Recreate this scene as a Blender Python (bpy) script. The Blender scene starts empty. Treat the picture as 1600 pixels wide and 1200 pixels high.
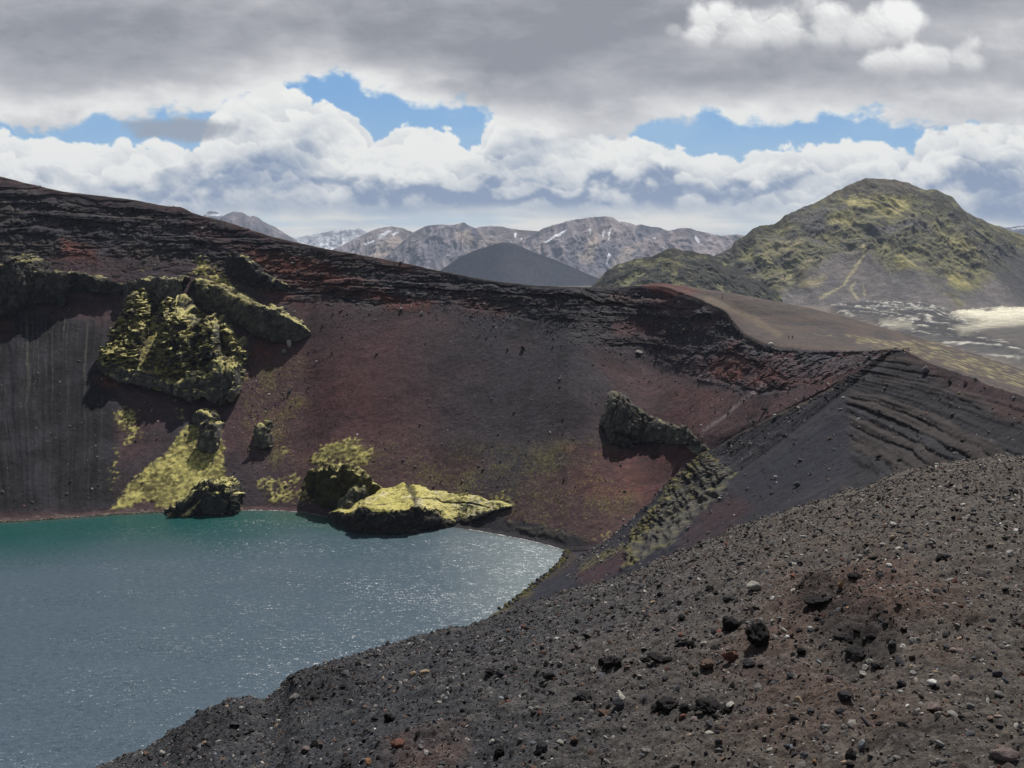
import bpy, bmesh, math, random
from mathutils import Vector, Matrix
import numpy as np
_rng = np.random.RandomState(7)
_P = np.concatenate([_rng.permutation(256)] * 3).astype(np.int32)
_G = _rng.normal(size=(256, 3)); _G /= np.linalg.norm(_G, axis=1)[:, None]; _G = (_G * 1.25).astype(np.float32)

def perlin(x, y, z=None, seed=0):
    x = np.asarray(x, np.float32) + seed * 17.31; y = np.asarray(y, np.float32) - seed * 9.77
    z = np.zeros_like(x) + seed * 3.37 if z is None else np.asarray(z, np.float32) + seed * 3.37
    xi = np.floor(x); yi = np.floor(y); zi = np.floor(z)
    fx, fy, fz = x - xi, y - yi, z - zi
    X, Y, Z = xi.astype(np.int32) & 255, yi.astype(np.int32) & 255, zi.astype(np.int32) & 255
    s = lambda t: t * t * t * (t * (t * 6 - 15) + 10)
    u, v, w = s(fx), s(fy), s(fz)
    def g(dx, dy, dz):
        h = _P[_P[_P[X + dx] + Y + dy] + Z + dz]
        q = _G[h]
        return q[..., 0] * (fx - dx) + q[..., 1] * (fy - dy) + q[..., 2] * (fz - dz)
    L = lambda a, b, t: a + (b - a) * t
    return L(L(L(g(0,0,0), g(1,0,0), u), L(g(0,1,0), g(1,1,0), u), v),
             L(L(g(0,0,1), g(1,0,1), u), L(g(0,1,1), g(1,1,1), u), v), w)

def fbm(x, y, z=None, octv=5, seed=0, gain=.5, lac=2.03):
    a = 1.; f = 1.; t = 0.; n = 0.
    for i in range(octv):
        t = t + a * perlin(x * f, y * f, None if z is None else z * f, seed + i * 1.7); n += a
        a *= gain; f *= lac
    return t / n * 1.6

def ridged(x, y, z=None, octv=5, seed=0, gain=.5):
    a = 1.; f = 1.; t = 0.; n = 0.
    for i in range(octv):
        t = t + a * (1 - np.abs(perlin(x * f, y * f, None if z is None else z * f, seed + i * 2.3)) * 1.8); n += a
        a *= gain; f *= 2.07
    return t / n

def worley(x, y, seed=0):
    x = np.asarray(x, np.float32); y = np.asarray(y, np.float32)
    xi = np.floor(x).astype(np.int32); yi = np.floor(y).astype(np.int32)
    R = np.random.RandomState(seed + 91).rand(256, 2).astype(np.float32)
    d = np.full(x.shape, 9., np.float32)
    for i in (-1, 0, 1):
        for j in (-1, 0, 1):
            h = _P[_P[(xi + i) & 255] + ((yi + j) & 255)]
            p = R[h]
            d = np.minimum(d, (xi + i + p[..., 0] - x) ** 2 + (yi + j + p[..., 1] - y) ** 2)
    return np.sqrt(d)

def sstep(a, b, x):
    t = np.clip((x - a) / (b - a), 0, 1)
    return t * t * (3 - 2 * t)

def lin(c):
    c = np.asarray(c, np.float64)
    return np.where(c <= .04045, c / 12.92, ((c + .055) / 1.055) ** 2.4)
SUN_AZ_DEG, SUN_EL_DEG, SUN_STRENGTH = 20., 56., 5.0
SKY_STRENGTH, SKY_GAIN, EXPOSURE = .06, .98, .06
CLOUD_GREY = (.09, .38)
HAZE_DENSITY, HAZE_COLOR = 3.8e-5, (.60, .73, .96)
WAVES = [(.10, 20, .5, .30, 1.), (.9, -12, .5, 1.1, 2.), (2.8, 8, .6, 1.5, 1.5)]
def cloud_field(PX, PY):
    """PX, PY: direction coordinates (tangent units x1500, photo-like). Returns rgb (display) and alpha."""
    I = lambda pts, x: np.interp(x, [p[0] for p in pts], [p[1] for p in pts])
    col = np.zeros(PX.shape + (3,), np.float32); al = np.zeros(PX.shape, np.float32)
    def over(c, a):
        nonlocal col, al
        c = np.asarray(c, np.float32)
        na = a + al * (1 - a)
        col = (c * a[..., None] + col * (al * (1 - a))[..., None]) / np.maximum(na, 1e-4)[..., None]
        al = na
    mix = lambda a, b, t: np.asarray(a, np.float32) + (np.asarray(b, np.float32) - np.asarray(a, np.float32)) * t[..., None]
    x, y = PX / 100., PY / 100.
    # clear sky: deeper higher up, paler to the horizon
    t = sstep(110, 400, PY)
    over(mix((.48, .665, .86), (.74, .83, .88), t), np.ones_like(PX))
    # thin veil
    v = sstep(-.1, .7, fbm(x * .5 + 3, y * 1.6, octv=5, seed=21))
    over(mix((.72, .8, .88), (.8, .85, .9), t), v * .25)
    # low bright streaks along the horizon
    n = fbm(x * .32 + .3 * fbm(x, y, octv=3, seed=5), y * 3.2, octv=6, seed=11)
    band = sstep(290, 335, PY) * (1 - .55 * sstep(350, 400, PY))
    a = np.clip(sstep(-.75, .15, n) * band * 1.15, 0, 1)
    n2 = fbm(x * .5, y * 4, octv=4, seed=31)
    over(mix((.80, .82, .84), (.97, .955, .91), sstep(-.45, .2, n2 + .3 * n)), a)
    # cumulus belts, two rows deep
    def billow(sc, seed, stretch=1.15):
        wx = x * sc + .25 * fbm(x * sc * 1.6, y * sc * 1.6, octv=3, seed=seed + 1)
        wy = y * sc * stretch + .25 * fbm(x * sc * 1.6 + 9, y * sc * 1.6, octv=3, seed=seed + 2)
        b = 0.; a = 1.; f = 1.; s = 0.
        for i in range(5):
            b = b + a * (1 - np.minimum(worley(wx * f + i * 7, wy * f + i * 3, seed + i), 1.2) ** 2); s += a
            a *= .52; f *= 2.05
        return b / s
    def cumulus(top, bot, sc, seed, rag, white, mid, base, amax=1., basepow=1.):
        T = I(top, PX); B = I(bot, PX) if isinstance(bot, list) else bot
        b = billow(sc, seed)
        big = fbm(x * .8, y * .9, octv=4, seed=seed + 40)
        h = (PY - T) / rag + (b - .56) * 2.6 + big * .55
        e = np.clip(h, 0, 3)
        edge = sstep(0, .42, h)
        bt = sstep(B + 14, B - 22, PY + 10 * fbm(x * 1.5, y * 3, octv=4, seed=seed + 50))
        a = edge * bt * amax
        # relief: light from above and the right
        H = b * 1.0 + big * .35
        gy, gx = np.gradient(H)
        sx = np.gradient(PX, axis=1); sy = np.gradient(PY, axis=0)
        rel = np.clip((-gx / sx * .45 + gy / sy) * 17., -1, 1)
        depth = np.clip((PY - T) / np.maximum(B - T, 20), 0, 1.3)
        L = 1.0 - .60 * depth ** (1.25 * basepow) + .30 * rel + .22 * (b - .55) + .30 * big
        L -= .10 * sstep(1., 2.6, e)
        L = np.clip(L, 0, 1)
        c = np.where((L < .5)[..., None], mix(base, mid, L * 2), mix(mid, white, np.clip(L * 2 - 1, 0, 1)))
        over(c, a)
    W, M, D = (.955, .955, .94), (.78, .80, .825), (.53, .595, .70)
    far = [(-900, 268), (0, 285), (150, 280), (300, 290), (640, 285), (900, 275), (1100, 285), (1300, 262), (1600, 255), (2400, 262)]
    cumulus(far, 335, 1.5, 3, 30, (.93, .935, .92), (.76, .79, .82), (.58, .64, .72), .95)
    top = [(-900, 190), (-300, 215), (0, 222), (60, 232), (120, 250), (210, 246), (300, 248), (330, 225), (375, 184), (440, 168), (520, 174),
           (565, 192), (590, 232), (640, 220), (700, 220), (735, 254), (757, 224), (785, 196), (850, 186), (905, 210), (945, 242), (985, 242),
           (1040, 244), (1090, 262), (1150, 258), (1250, 250), (1400, 246), (1440, 228), (1500, 218), (1560, 210), (1650, 214), (1900, 236), (2400, 226)]
    dark = [(390, 275, 60, 28, .40), (460, 250, 40, 22, .22), (330, 290, 40, 18, .3), (500, 295, 80, 16, .3), (640, 296, 110, 16, .38), (820, 262, 60, 20, .22), (800, 230, 40, 25, .15), (780, 302, 120, 12, .45),
            (1030, 285, 55, 26, .42), (950, 302, 70, 12, .40), (1140, 300, 90, 16, .42), (1240, 285, 40, 25, .35), (1560, 280, 90, 26, .40), (1480, 290, 60, 20, .3), (1600, 325, 90, 22, .3), (180, 300, 90, 20, .22), (60, 290, 50, 16, .2),
            (480, 215, 50, 10, .12), (250, 300, 50, 20, .25), (860, 215, 50, 22, .22), (1350, 300, 60, 20, .25)]
    pale = [(560, 250, 40, 22, .2), (620, 262, 45, 20, .2), (700, 255, 40, 25, .2), (870, 250, 40, 22, .12), (960, 272, 30, 20, .2), (1075, 265, 25, 20, .25), (1180, 280, 35, 16, .3), (1100, 292, 18, 12, .25), (1420, 262, 60, 16, .2), (130, 270, 90, 16, .2), (290, 270, 30, 14, .2)]
    tonew = fbm(x * 1.6, y * 2.2, octv=5, seed=301)
    tonev = fbm(x * 1.6 + 20, y * 2.2, octv=5, seed=302)
    tone = np.zeros(PX.shape, np.float32)
    for S, sg in ((dark, -1.7), (pale, 1.1)):
        for cx, cy, rx, ry, k in S:
            tone += sg * k * np.exp(-((PX - cx + 75 * tonew) / rx) ** 2 - ((PY - cy + 40 * tonev) / ry) ** 2)
    bl3 = billow(2.6, 311, 1.2)
    def belt(top, bot, sc, seed, rag, kdep, k0, soft=.28):
        T = I(top, PX); B = I(bot, PX)
        b = billow(sc, seed)
        big = fbm(x * .9, y * 1.2, octv=5, seed=seed + 40)
        h = (PY - T) / rag + (b - .56) * 2.0 + (bl3 - .56) * .8 + big * .5
        bt = sstep(B + 15, B - 18, PY + 12 * fbm(x * 1.1, y * 2, octv=5, seed=seed + 50))
        H = b * .75 + bl3 * .28 + big * .35
        gy, gx = np.gradient(H)
        rel = np.clip((-gx / np.gradient(PX, axis=1) * .5 + gy / np.gradient(PY, axis=0)) * 15., -1, 1)
        rel = rel * (.55 + .45 * fbm(x * .7, y, octv=3, seed=seed + 60))
        dep = np.clip((PY - T) / np.maximum(B - T, 20), 0, 1.3)
        rim = np.exp(-np.clip(h, 0, 9) / .55)
        L = k0 + .30 * rim - kdep * dep ** 1.4 + .42 * rel * (.5 + .5 * sstep(.1, .8, h)) + .38 * (b - .55) + .30 * (bl3 - .55) + .30 * big + tone
        L = np.clip(L, 0, 1)
        cc_ = np.where((L < .5)[..., None], mix(D, M, L * 2), mix(M, W, np.clip(L * 2 - 1, 0, 1)))
        over(cc_, sstep(0, soft, h) * bt)
    bot = [(-900, 330), (0, 345), (280, 330), (340, 316), (700, 313), (900, 311), (1200, 314), (1300, 320), (1600, 335), (2400, 325)]
    dn = lambda t, d, a_, w_, ph: [(p, q + d + a_ * np.sin(p * w_ + ph) + a_ * .6 * np.sin(p * w_ * 2.3 + ph * 2)) for p, q in zip(np.linspace(-900, 2400, 166), np.interp(np.linspace(-900, 2400, 166), [u[0] for u in t], [u[1] for u in t]))]
    belt(top, bot, 1.05, 8, 30, .36, .66, .18)
    belt(dn(top, 26, 9, .045, 0), bot, 1.25, 38, 24, .34, .62, .17)
    top2 = [(-900, 250), (0, 262), (70, 270), (150, 285), (250, 282), (300, 262), (350, 240), (420, 235), (480, 250), (540, 262), (600, 250), (660, 244), (720, 262), (780, 258), (850, 244), (900, 262), (960, 258), (1010, 250), (1060, 262),
            (1110, 285), (1170, 272), (1230, 282), (1300, 290), (1400, 280), (1500, 262), (1560, 256), (1620, 262), (2400, 260)]
    belt(dn(top2, 0, 6, .05, 1), [(p, q + 4) for p, q in bot], 1.45, 18, 20, .42, .60, .17)
    belt(dn(top2, 22, 9, .06, 2), [(p, q + 5) for p, q in bot], 1.9, 28, 16, .40, .56, .18)
    belt(dn(top2, 42, 7, .07, 3), [(p, q + 12) for p, q in bot], 2.4, 48, 14, .46, .55, .4)
    # the grey deck overhead
    dk = [(-900, 150), (-300, 160), (0, 196), (60, 215), (130, 212), (210, 196), (330, 184), (400, 172), (450, 150), (500, 132), (530, 128), (575, 150),
          (640, 166), (740, 176), (765, 190), (800, 205), (860, 215), (915, 232), (950, 232), (1000, 212), (1100, 206), (1200, 206), (1300, 194),
          (1390, 184), (1440, 198), (1520, 204), (1650, 212), (1900, 190), (2400, 200)]
    Bd = I(dk, PX)
    w = fbm(x * .55, y * 1.3, octv=6, seed=61); w2 = fbm(x * 1.7, y * 2.4, octv=5, seed=67)
    bl = billow(1.3, 77, 1.5)
    w3 = fbm(x * 4.5, y * 7, octv=5, seed=83, gain=.6)
    h = (Bd - PY) / 30. + w * .8 + w2 * .85 + (bl - .55) * 1.1 + w3 * .35
    a = sstep(-.05, .55, h)
    # thin ragged edge is bright, the thick body grey
    broad = fbm(x * .22 + 4, y * .75, octv=5, seed=71)
    broad2 = fbm(x * .45 + 1, y * 1.5, octv=6, seed=75)
    gy, gx = np.gradient(w * .6 + w2 * .45 + bl * .45)
    rel = np.clip((-gx / np.gradient(PX, axis=1) * .4 + gy / np.gradient(PY, axis=0)) * 17., -1, 1)
    thick = sstep(.2, 3.4, h) * .50 + sstep(20, 130, Bd - PY) * .20
    up = sstep(60, -160, PY)
    L = .95 - thick * .92 + broad * .46 + broad2 * .36 + rel * .06 + w * .16 + .07 * w3 + .10 * fbm(x * .9, y * 2.2, octv=4, seed=79) - .05 * up
    # dark belly of the deck, its bright thin places
    for cx, cy, rx, ry, k in [(420, 80, 420, 75, -.20), (700, 110, 230, 45, -.14), (930, 55, 170, 60, -.20), (1290, 135, 260, 42, -.20), (900, 185, 120, 32, -.16), (735, 148, 70, 16, -.26),
                              (330, 30, 500, 40, .05), (1500, 30, 200, 60, .08), (60, 100, 110, 40, .16), (560, 15, 400, 20, .10), (900, 130, 60, 30, .15), (680, 120, 90, 18, .16), (560,140,60,18,.2), (60, 175, 120, 22, .22)]:
        L = L + k * np.exp(-((PX - cx + 40 * w) / rx) ** 2 - ((PY - cy + 25 * w2) / ry) ** 2)
    L = np.clip(L, 0, 1)
    c = np.where((L < .5)[..., None], mix((.56, .57, .60), (.72, .722, .74), L * 2), mix((.72, .722, .74), (.93, .93, .92), np.clip(L * 2 - 1, 0, 1)))
    over(c, a)
    # small dark scud under the deck
    for cx, cy, rx, ry in [(285, 208, 75, 14)]:
        q = 1 - ((PX - cx) / rx) ** 2 - ((PY - cy + (PX - cx) * .02) / ry) ** 2 + 2.4 * w2 + 1.6 * (bl - .5) + 1.2 * w
        g = np.full(PX.shape, 1. if cx > 400 else 0., np.float32)
        over(mix((.60, .625, .67), (.86, .88, .91), g), sstep(-.6, 1.6, q) * .85)
    # sunlit puffs in front of the deck, upper right
    bb = billow(1.9, 101, 1.1); b2 = fbm(x * 1.2, y * 1.4, octv=5, seed=103)
    def puff(lobes, base, k=1.):
        q = np.full(PX.shape, -9., np.float32)
        for cx, cy, rx, ry in lobes:
            q = np.maximum(q, 1 - np.sqrt(((PX - cx) / rx) ** 2 + ((PY - cy) / ry) ** 2))
        h = q * 1.25 + (bb - .56) * 1.2 + b2 * .75
        gy, gx = np.gradient(bb * .8 + b2 * .3)
        rl = np.clip((-gx / np.gradient(PX, axis=1) * .5 + gy / np.gradient(PY, axis=0)) * 16., -1, 1)
        dp = np.clip((PY - base + 55) / 75., 0, 1.2)
        L = np.clip(1.0 - .62 * dp ** 1.4 + .22 * rl + .45 * b2, 0, 1)
        over(mix((.66, .665, .68), (.965, .965, .955), L), sstep(0.0, .8, h) * k * sstep(base + 26, base - 14, PY + 9 * b2))
    puff([(1090, 55, 32, 32), (1150, 62, 60, 32), (1215, 62, 60, 36), (1275, 55, 55, 42), (1335, 62, 60, 34), (1385, 50, 36, 34), (1110, 40, 26, 22)], 82)
    puff([(1370, 112, 45, 22), (1430, 103, 50, 26), (1485, 100, 30, 26)], 118, .95)
    puff([(1042, 62, 16, 12)], 70, .55)
    return np.clip(col, 0, 1), al
# ------------------------------------------------------------------ scene, camera
S = bpy.context.scene
COL = S.collection
F = 1500.0                        # focal length in units of the 1600-wide photograph
H = 100.0                         # eye height above the lake
PITCH = math.atan(190 / F)
cp, sp = math.cos(PITCH), math.sin(PITCH)

def W(px, py, Y):
    """world point seen at direction (px, py) and forward distance Y"""
    px, py, Y = np.broadcast_arrays(np.asarray(px, float), np.asarray(py, float), np.asarray(Y, float))
    v = (600 - py) / F
    yy = cp + v * sp; zz = -sp + v * cp
    return np.stack([(px - 800) / F / yy * Y, Y, H + zz / yy * Y], -1)

def qof(py):
    v = (600 - np.asarray(py, float)) / F
    return -(-sp + v * cp) / (cp + v * sp)

def project(P):
    d = P[..., 1] * cp - (P[..., 2] - H) * sp
    u = P[..., 1] * sp + (P[..., 2] - H) * cp
    return 800 + F * P[..., 0] / d, 600 - F * u / d

def pchip(xk, yk, x):
    xk = np.asarray(xk, float); yk = np.asarray(yk, float); x = np.asarray(x, float); shp = x.shape; x = np.clip(x.ravel(), xk[0], xk[-1])
    h = np.diff(xk); tail = (1,) * (yk.ndim - 1)
    d = np.diff(yk, axis=0) / h.reshape((-1,) + tail)
    m = np.zeros_like(yk); m[0] = d[0]; m[-1] = d[-1]
    if len(xk) > 2:
        a, b = d[:-1], d[1:]
        w1 = (2 * h[1:] + h[:-1]).reshape((-1,) + tail); w2 = (h[1:] + 2 * h[:-1]).reshape((-1,) + tail)
        ok = a * b > 0
        m[1:-1] = np.where(ok, (w1 + w2) / (w1 / np.where(ok, a, 1) + w2 / np.where(ok, b, 1)), 0)
    i = np.clip(np.searchsorted(xk, x, side='right') - 1, 0, len(xk) - 2)
    hh = h[i].reshape((-1,) + tail); t = ((x - xk[i]) / h[i]).reshape((-1,) + tail)
    r = (1 + 2 * t) * (1 - t) ** 2 * yk[i] + t * (1 - t) ** 2 * hh * m[i] + t * t * (3 - 2 * t) * yk[i + 1] + t * t * (t - 1) * hh * m[i + 1]
    return r.reshape(shp + yk.shape[1:])

def table(pts, x):
    p = np.asarray(pts, float)
    return pchip(p[:, 0], p[:, 1], x)

def rowY(pts, x):
    """rows given as (px, py, Y) -> world points along columns x"""
    p = np.asarray(pts, float)
    return W(x, pchip(p[:, 0], p[:, 1], x), pchip(p[:, 0], p[:, 2], x))

def normals(P):
    du = np.gradient(P, axis=1); dv = np.gradient(P, axis=0)
    n = np.cross(du, dv)
    n /= np.linalg.norm(n, axis=-1, keepdims=True) + 1e-9
    return n

def smooth_rows(P, n=2):
    for _ in range(n):
        Q = P.copy(); Q[1:-1] = .25 * P[:-2] + .5 * P[1:-1] + .25 * P[2:]; P = Q
    return P

def pmask(px, py, poly, soft=6., warp=None, wa=8.):
    """soft polygon mask; soft = width of its edge"""
    if warp is not None:
        px = px + wa * warp[0]; py = py + wa * warp[1]
    out = np.zeros(np.shape(px), np.float32)
    q = np.asarray(poly, float); x0, y0 = q.min(0) - soft * 2 - 2; x1, y1 = q.max(0) + soft * 2 + 2
    sel = (px > x0) & (px < x1) & (py > y0) & (py < y1)
    if not sel.any(): return out
    x, y = px[sel], py[sel]
    d = np.full(x.shape, 1e9); ins = np.zeros(x.shape, bool)
    for a, b in zip(q, np.roll(q, -1, 0)):
        e = b - a
        t = np.clip(((x - a[0]) * e[0] + (y - a[1]) * e[1]) / (e @ e + 1e-9), 0, 1)
        d = np.minimum(d, np.hypot(x - a[0] - t * e[0], y - a[1] - t * e[1]))
        c = (a[1] > y) != (b[1] > y)
        ins ^= c & (x < (b[0] - a[0]) * (y - a[1]) / (b[1] - a[1] + 1e-12) + a[0])
    out[sel] = sstep(-soft, soft, np.where(ins, d, -d))
    return out

def lmask(px, py, line, width, soft):
    """soft mask along a polyline"""
    q = np.asarray(line, float)
    d = np.full(np.shape(px), 1e9)
    for a, b in zip(q[:-1], q[1:]):
        e = b - a
        t = np.clip(((px - a[0]) * e[0] + (py - a[1]) * e[1]) / (e @ e + 1e-9), 0, 1)
        d = np.minimum(d, np.hypot(px - a[0] - t * e[0], py - a[1] - t * e[1]))
    return 1 - sstep(width, width + soft, d)

def put(name, me, mat=None, parent=None):
    o = bpy.data.objects.new(name, me); COL.objects.link(o)
    if mat: me.materials.append(mat)
    if parent: o.parent = parent
    return o

def mesh_from(verts, faces_flat, k, col=None, smooth=True, name='mesh'):
    me = bpy.data.meshes.new(name)
    verts = np.ascontiguousarray(verts, np.float32).reshape(-1, 3)
    faces_flat = np.ascontiguousarray(faces_flat, np.int32).ravel(); nf = len(faces_flat) // k
    me.vertices.add(len(verts)); me.vertices.foreach_set('co', verts.ravel())
    me.loops.add(len(faces_flat)); me.loops.foreach_set('vertex_index', faces_flat)
    me.polygons.add(nf); me.polygons.foreach_set('loop_start', np.arange(0, nf * k, k, dtype=np.int32))
    me.polygons.foreach_set('loop_total', np.full(nf, k, np.int32))
    me.polygons.foreach_set('use_smooth', np.full(nf, smooth, bool))
    me.update(calc_edges=True)
    if col is not None:
        c = np.ones((len(verts), 4), np.float32); cc = np.asarray(col, np.float32); cc = cc.reshape(-1, cc.shape[-1])
        c[:, :cc.shape[1]] = cc
        me.color_attributes.new('albedo', 'FLOAT_COLOR', 'POINT').data.foreach_set('color', c.ravel())
    return me

def grid_faces(nr, nc):
    i = np.arange(nr * nc).reshape(nr, nc)
    return np.stack([i[:-1, :-1], i[:-1, 1:], i[1:, 1:], i[1:, :-1]], -1).reshape(-1)

def sheet(name, P, col, mat, kind='structure', flip=False):
    nr, nc = P.shape[:2]
    f = grid_faces(nr, nc).reshape(-1, 4)
    if flip: f = f[:, ::-1]
    o = put(name, mesh_from(P, f, 4, col, name=name), mat)
    if kind: o['kind'] = kind
    return o

def tag(o, label, cat, group=None):
    o['label'] = label; o['category'] = cat
    if group: o['group'] = group
    return o

# ------------------------------------------------------------------ materials
def nodes_of(m):
    m.use_nodes = True; nt = m.node_tree; nt.nodes.clear()
    return nt, nt.nodes, nt.links

def ground_mat(name, scales=(.8, 4.), bump=((1.2, .25), (5., .06)), var=.5, rough=.95, spec=.15, tint=None, stretch=None):
    """albedo comes from the mesh; noise breaks it up and roughens the surface"""
    m = bpy.data.materials.new(name); nt, N, L = nodes_of(m)
    out = N.new('ShaderNodeOutputMaterial'); b = N.new('ShaderNodeBsdfPrincipled')
    b.inputs['Roughness'].default_value = rough; b.inputs['Specular IOR Level'].default_value = spec
    L.new(b.outputs[0], out.inputs[0])
    geo = N.new('ShaderNodeNewGeometry'); pos = geo.outputs['Position']
    at = N.new('ShaderNodeAttribute'); at.attribute_name = 'albedo'
    cur = at.outputs['Color']
    if tint is not None:
        rgb = N.new('ShaderNodeRGB'); rgb.outputs[0].default_value = (*tint, 1); cur = rgb.outputs[0]
    for i, s in enumerate(scales):
        n = N.new('ShaderNodeTexNoise'); n.inputs['Scale'].default_value = s; n.inputs['Detail'].default_value = 5; n.inputs['Roughness'].default_value = .65
        L.new(pos, n.inputs['Vector'])
        mr = N.new('ShaderNodeMapRange'); mr.inputs[1].default_value = .3; mr.inputs[2].default_value = .7
        mr.inputs[3].default_value = 1 - var; mr.inputs[4].default_value = 1 + var
        L.new(n.outputs['Fac'], mr.inputs[0])
        mx = N.new('ShaderNodeVectorMath'); mx.operation = 'SCALE'
        L.new(cur, mx.inputs[0]); L.new(mr.outputs[0], mx.inputs['Scale']); cur = mx.outputs[0]
    L.new(cur, b.inputs['Base Color'])
    nrm = None
    for s, d in bump:
        n = N.new('ShaderNodeTexNoise'); n.inputs['Scale'].default_value = s; n.inputs['Detail'].default_value = 6; n.inputs['Roughness'].default_value = .7
        L.new(pos, n.inputs['Vector'])
        bp = N.new('ShaderNodeBump'); bp.inputs['Distance'].default_value = d; bp.inputs['Strength'].default_value = 1.
        L.new(n.outputs['Fac'], bp.inputs['Height'])
        if nrm: L.new(nrm, bp.inputs['Normal'])
        nrm = bp.outputs[0]
    if nrm: L.new(nrm, b.inputs['Normal'])
    return m

def rgb(*c): return np.asarray(c, np.float32)
def lerp3(a, b, t): return a + (b - a) * np.asarray(t)[..., None]
# ------------------------------------------------------------------ light, sky
SUN_AZ, SUN_EL = math.radians(SUN_AZ_DEG), math.radians(SUN_EL_DEG)     # azimuth from +Y towards +X
def build_world():
    w = bpy.data.worlds.new('World'); S.world = w; w.use_nodes = True
    nt = w.node_tree; N, L = nt.nodes, nt.links; N.clear()
    out = N.new('ShaderNodeOutputWorld'); bg = N.new('ShaderNodeBackground'); bg.inputs[1].default_value = SKY_STRENGTH
    sky = N.new('ShaderNodeTexSky'); sky.sky_type = 'NISHITA'; sky.sun_disc = False
    sky.sun_elevation = SUN_EL; sky.sun_rotation = SUN_AZ; sky.altitude = 700; sky.air_density = 1.0; sky.dust_density = .6
    # broken cloud over the rest of the sky, above the strip that is modelled in detail
    tc = N.new('ShaderNodeTexCoord'); mp = N.new('ShaderNodeMapping'); mp.inputs['Scale'].default_value = (1, 1, 2.2); L.new(tc.outputs['Generated'], mp.inputs[0])
    n = N.new('ShaderNodeTexNoise'); n.inputs['Scale'].default_value = 2.6; n.inputs['Detail'].default_value = 9; n.inputs['Roughness'].default_value = .58; L.new(mp.outputs[0], n.inputs['Vector'])
    cov = N.new('ShaderNodeMapRange'); cov.inputs[1].default_value = .40; cov.inputs[2].default_value = .56; L.new(n.outputs['Fac'], cov.inputs[0])
    n2 = N.new('ShaderNodeTexNoise'); n2.inputs['Scale'].default_value = 5; n2.inputs['Detail'].default_value = 7; L.new(mp.outputs[0], n2.inputs['Vector'])
    cr = N.new('ShaderNodeValToRGB'); cr.color_ramp.elements[0].position = .35; cr.color_ramp.elements[1].position = .66
    g0, g1 = CLOUD_GREY
    cr.color_ramp.elements[0].color = (g0, g0, g0 * 1.05, 1); cr.color_ramp.elements[1].color = (g1, g1, g1, 1); L.new(n2.outputs['Fac'], cr.inputs[0])
    bg2 = N.new('ShaderNodeBackground'); L.new(cr.outputs[0], bg2.inputs[0])
    mx = N.new('ShaderNodeMixShader'); L.new(cov.outputs[0], mx.inputs[0]); L.new(bg.outputs[0], mx.inputs[1]); L.new(bg2.outputs[0], mx.inputs[2])
    L.new(sky.outputs[0], bg.inputs[0]); L.new(mx.outputs[0], out.inputs[0])
    ld = bpy.data.lights.new('sun', 'SUN'); ld.energy = SUN_STRENGTH; ld.angle = math.radians(.55); ld.color = (1., .955, .89)
    o = bpy.data.objects.new('sun', ld); COL.objects.link(o)
    d = Vector((math.sin(SUN_AZ) * math.cos(SUN_EL), math.cos(SUN_AZ) * math.cos(SUN_EL), math.sin(SUN_EL)))
    o.rotation_euler = d.to_track_quat('Z', 'Y').to_euler(); o.location = (0, 0, 400)

def build_sky():
    xs = np.concatenate([np.arange(-900, -120, 12.), np.arange(-120, 1720, 2.0), np.arange(1720, 2520, 12.)])
    ys = np.concatenate([np.arange(-820, -60, 10.), np.arange(-60, 420, 1.7), np.arange(420, 470, 10.)])
    PX, PY = np.meshgrid(xs, ys)
    c, a = cloud_field(PX.astype(np.float32), PY.astype(np.float32))
    R = 42000.
    t = np.stack([(PX - 800) / F, np.ones_like(PX), -(PY - 410) / F], -1)
    P = t / np.linalg.norm(t, axis=-1, keepdims=True) * R + np.array([0, 0, H])
    colr = lin(c) * SKY_GAIN
    m = bpy.data.materials.new('cloudy_sky'); nt, N, L = nodes_of(m)
    out = N.new('ShaderNodeOutputMaterial'); e = N.new('ShaderNodeEmission')
    at = N.new('ShaderNodeAttribute'); at.attribute_name = 'albedo'
    L.new(at.outputs['Color'], e.inputs[0]); L.new(e.outputs[0], out.inputs[0])
    m.cycles.emission_sampling = 'NONE'
    sheet('sky', P, colr, m, 'structure')

def build_camera():
    cd = bpy.data.cameras.new('camera'); cd.sensor_width = 36; cd.lens = 36 * F / 1600; cd.clip_start = .05; cd.clip_end = 200000
    o = bpy.data.objects.new('camera', cd); COL.objects.link(o); o.location = (0, 0, H); o.rotation_euler = (math.pi / 2 - PITCH, 0, 0)
    S.camera = o
    v = S.view_settings; v.view_transform = 'Standard'; v.look = 'None'; v.exposure = EXPOSURE; v.gamma = 1; v.use_curve_mapping = False
    S.cycles.max_bounces = 5; S.cycles.diffuse_bounces = 2; S.cycles.glossy_bounces = 2; S.cycles.transmission_bounces = 2; S.cycles.transparent_max_bounces = 8
    S.cycles.volume_bounces = 0; S.cycles.sample_clamp_indirect = 4; S.cycles.sample_clamp_direct = 3
    S.cycles.use_denoising = True; S.cycles.use_adaptive_sampling = False; S.cycles.light_sampling_threshold = 0
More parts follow.
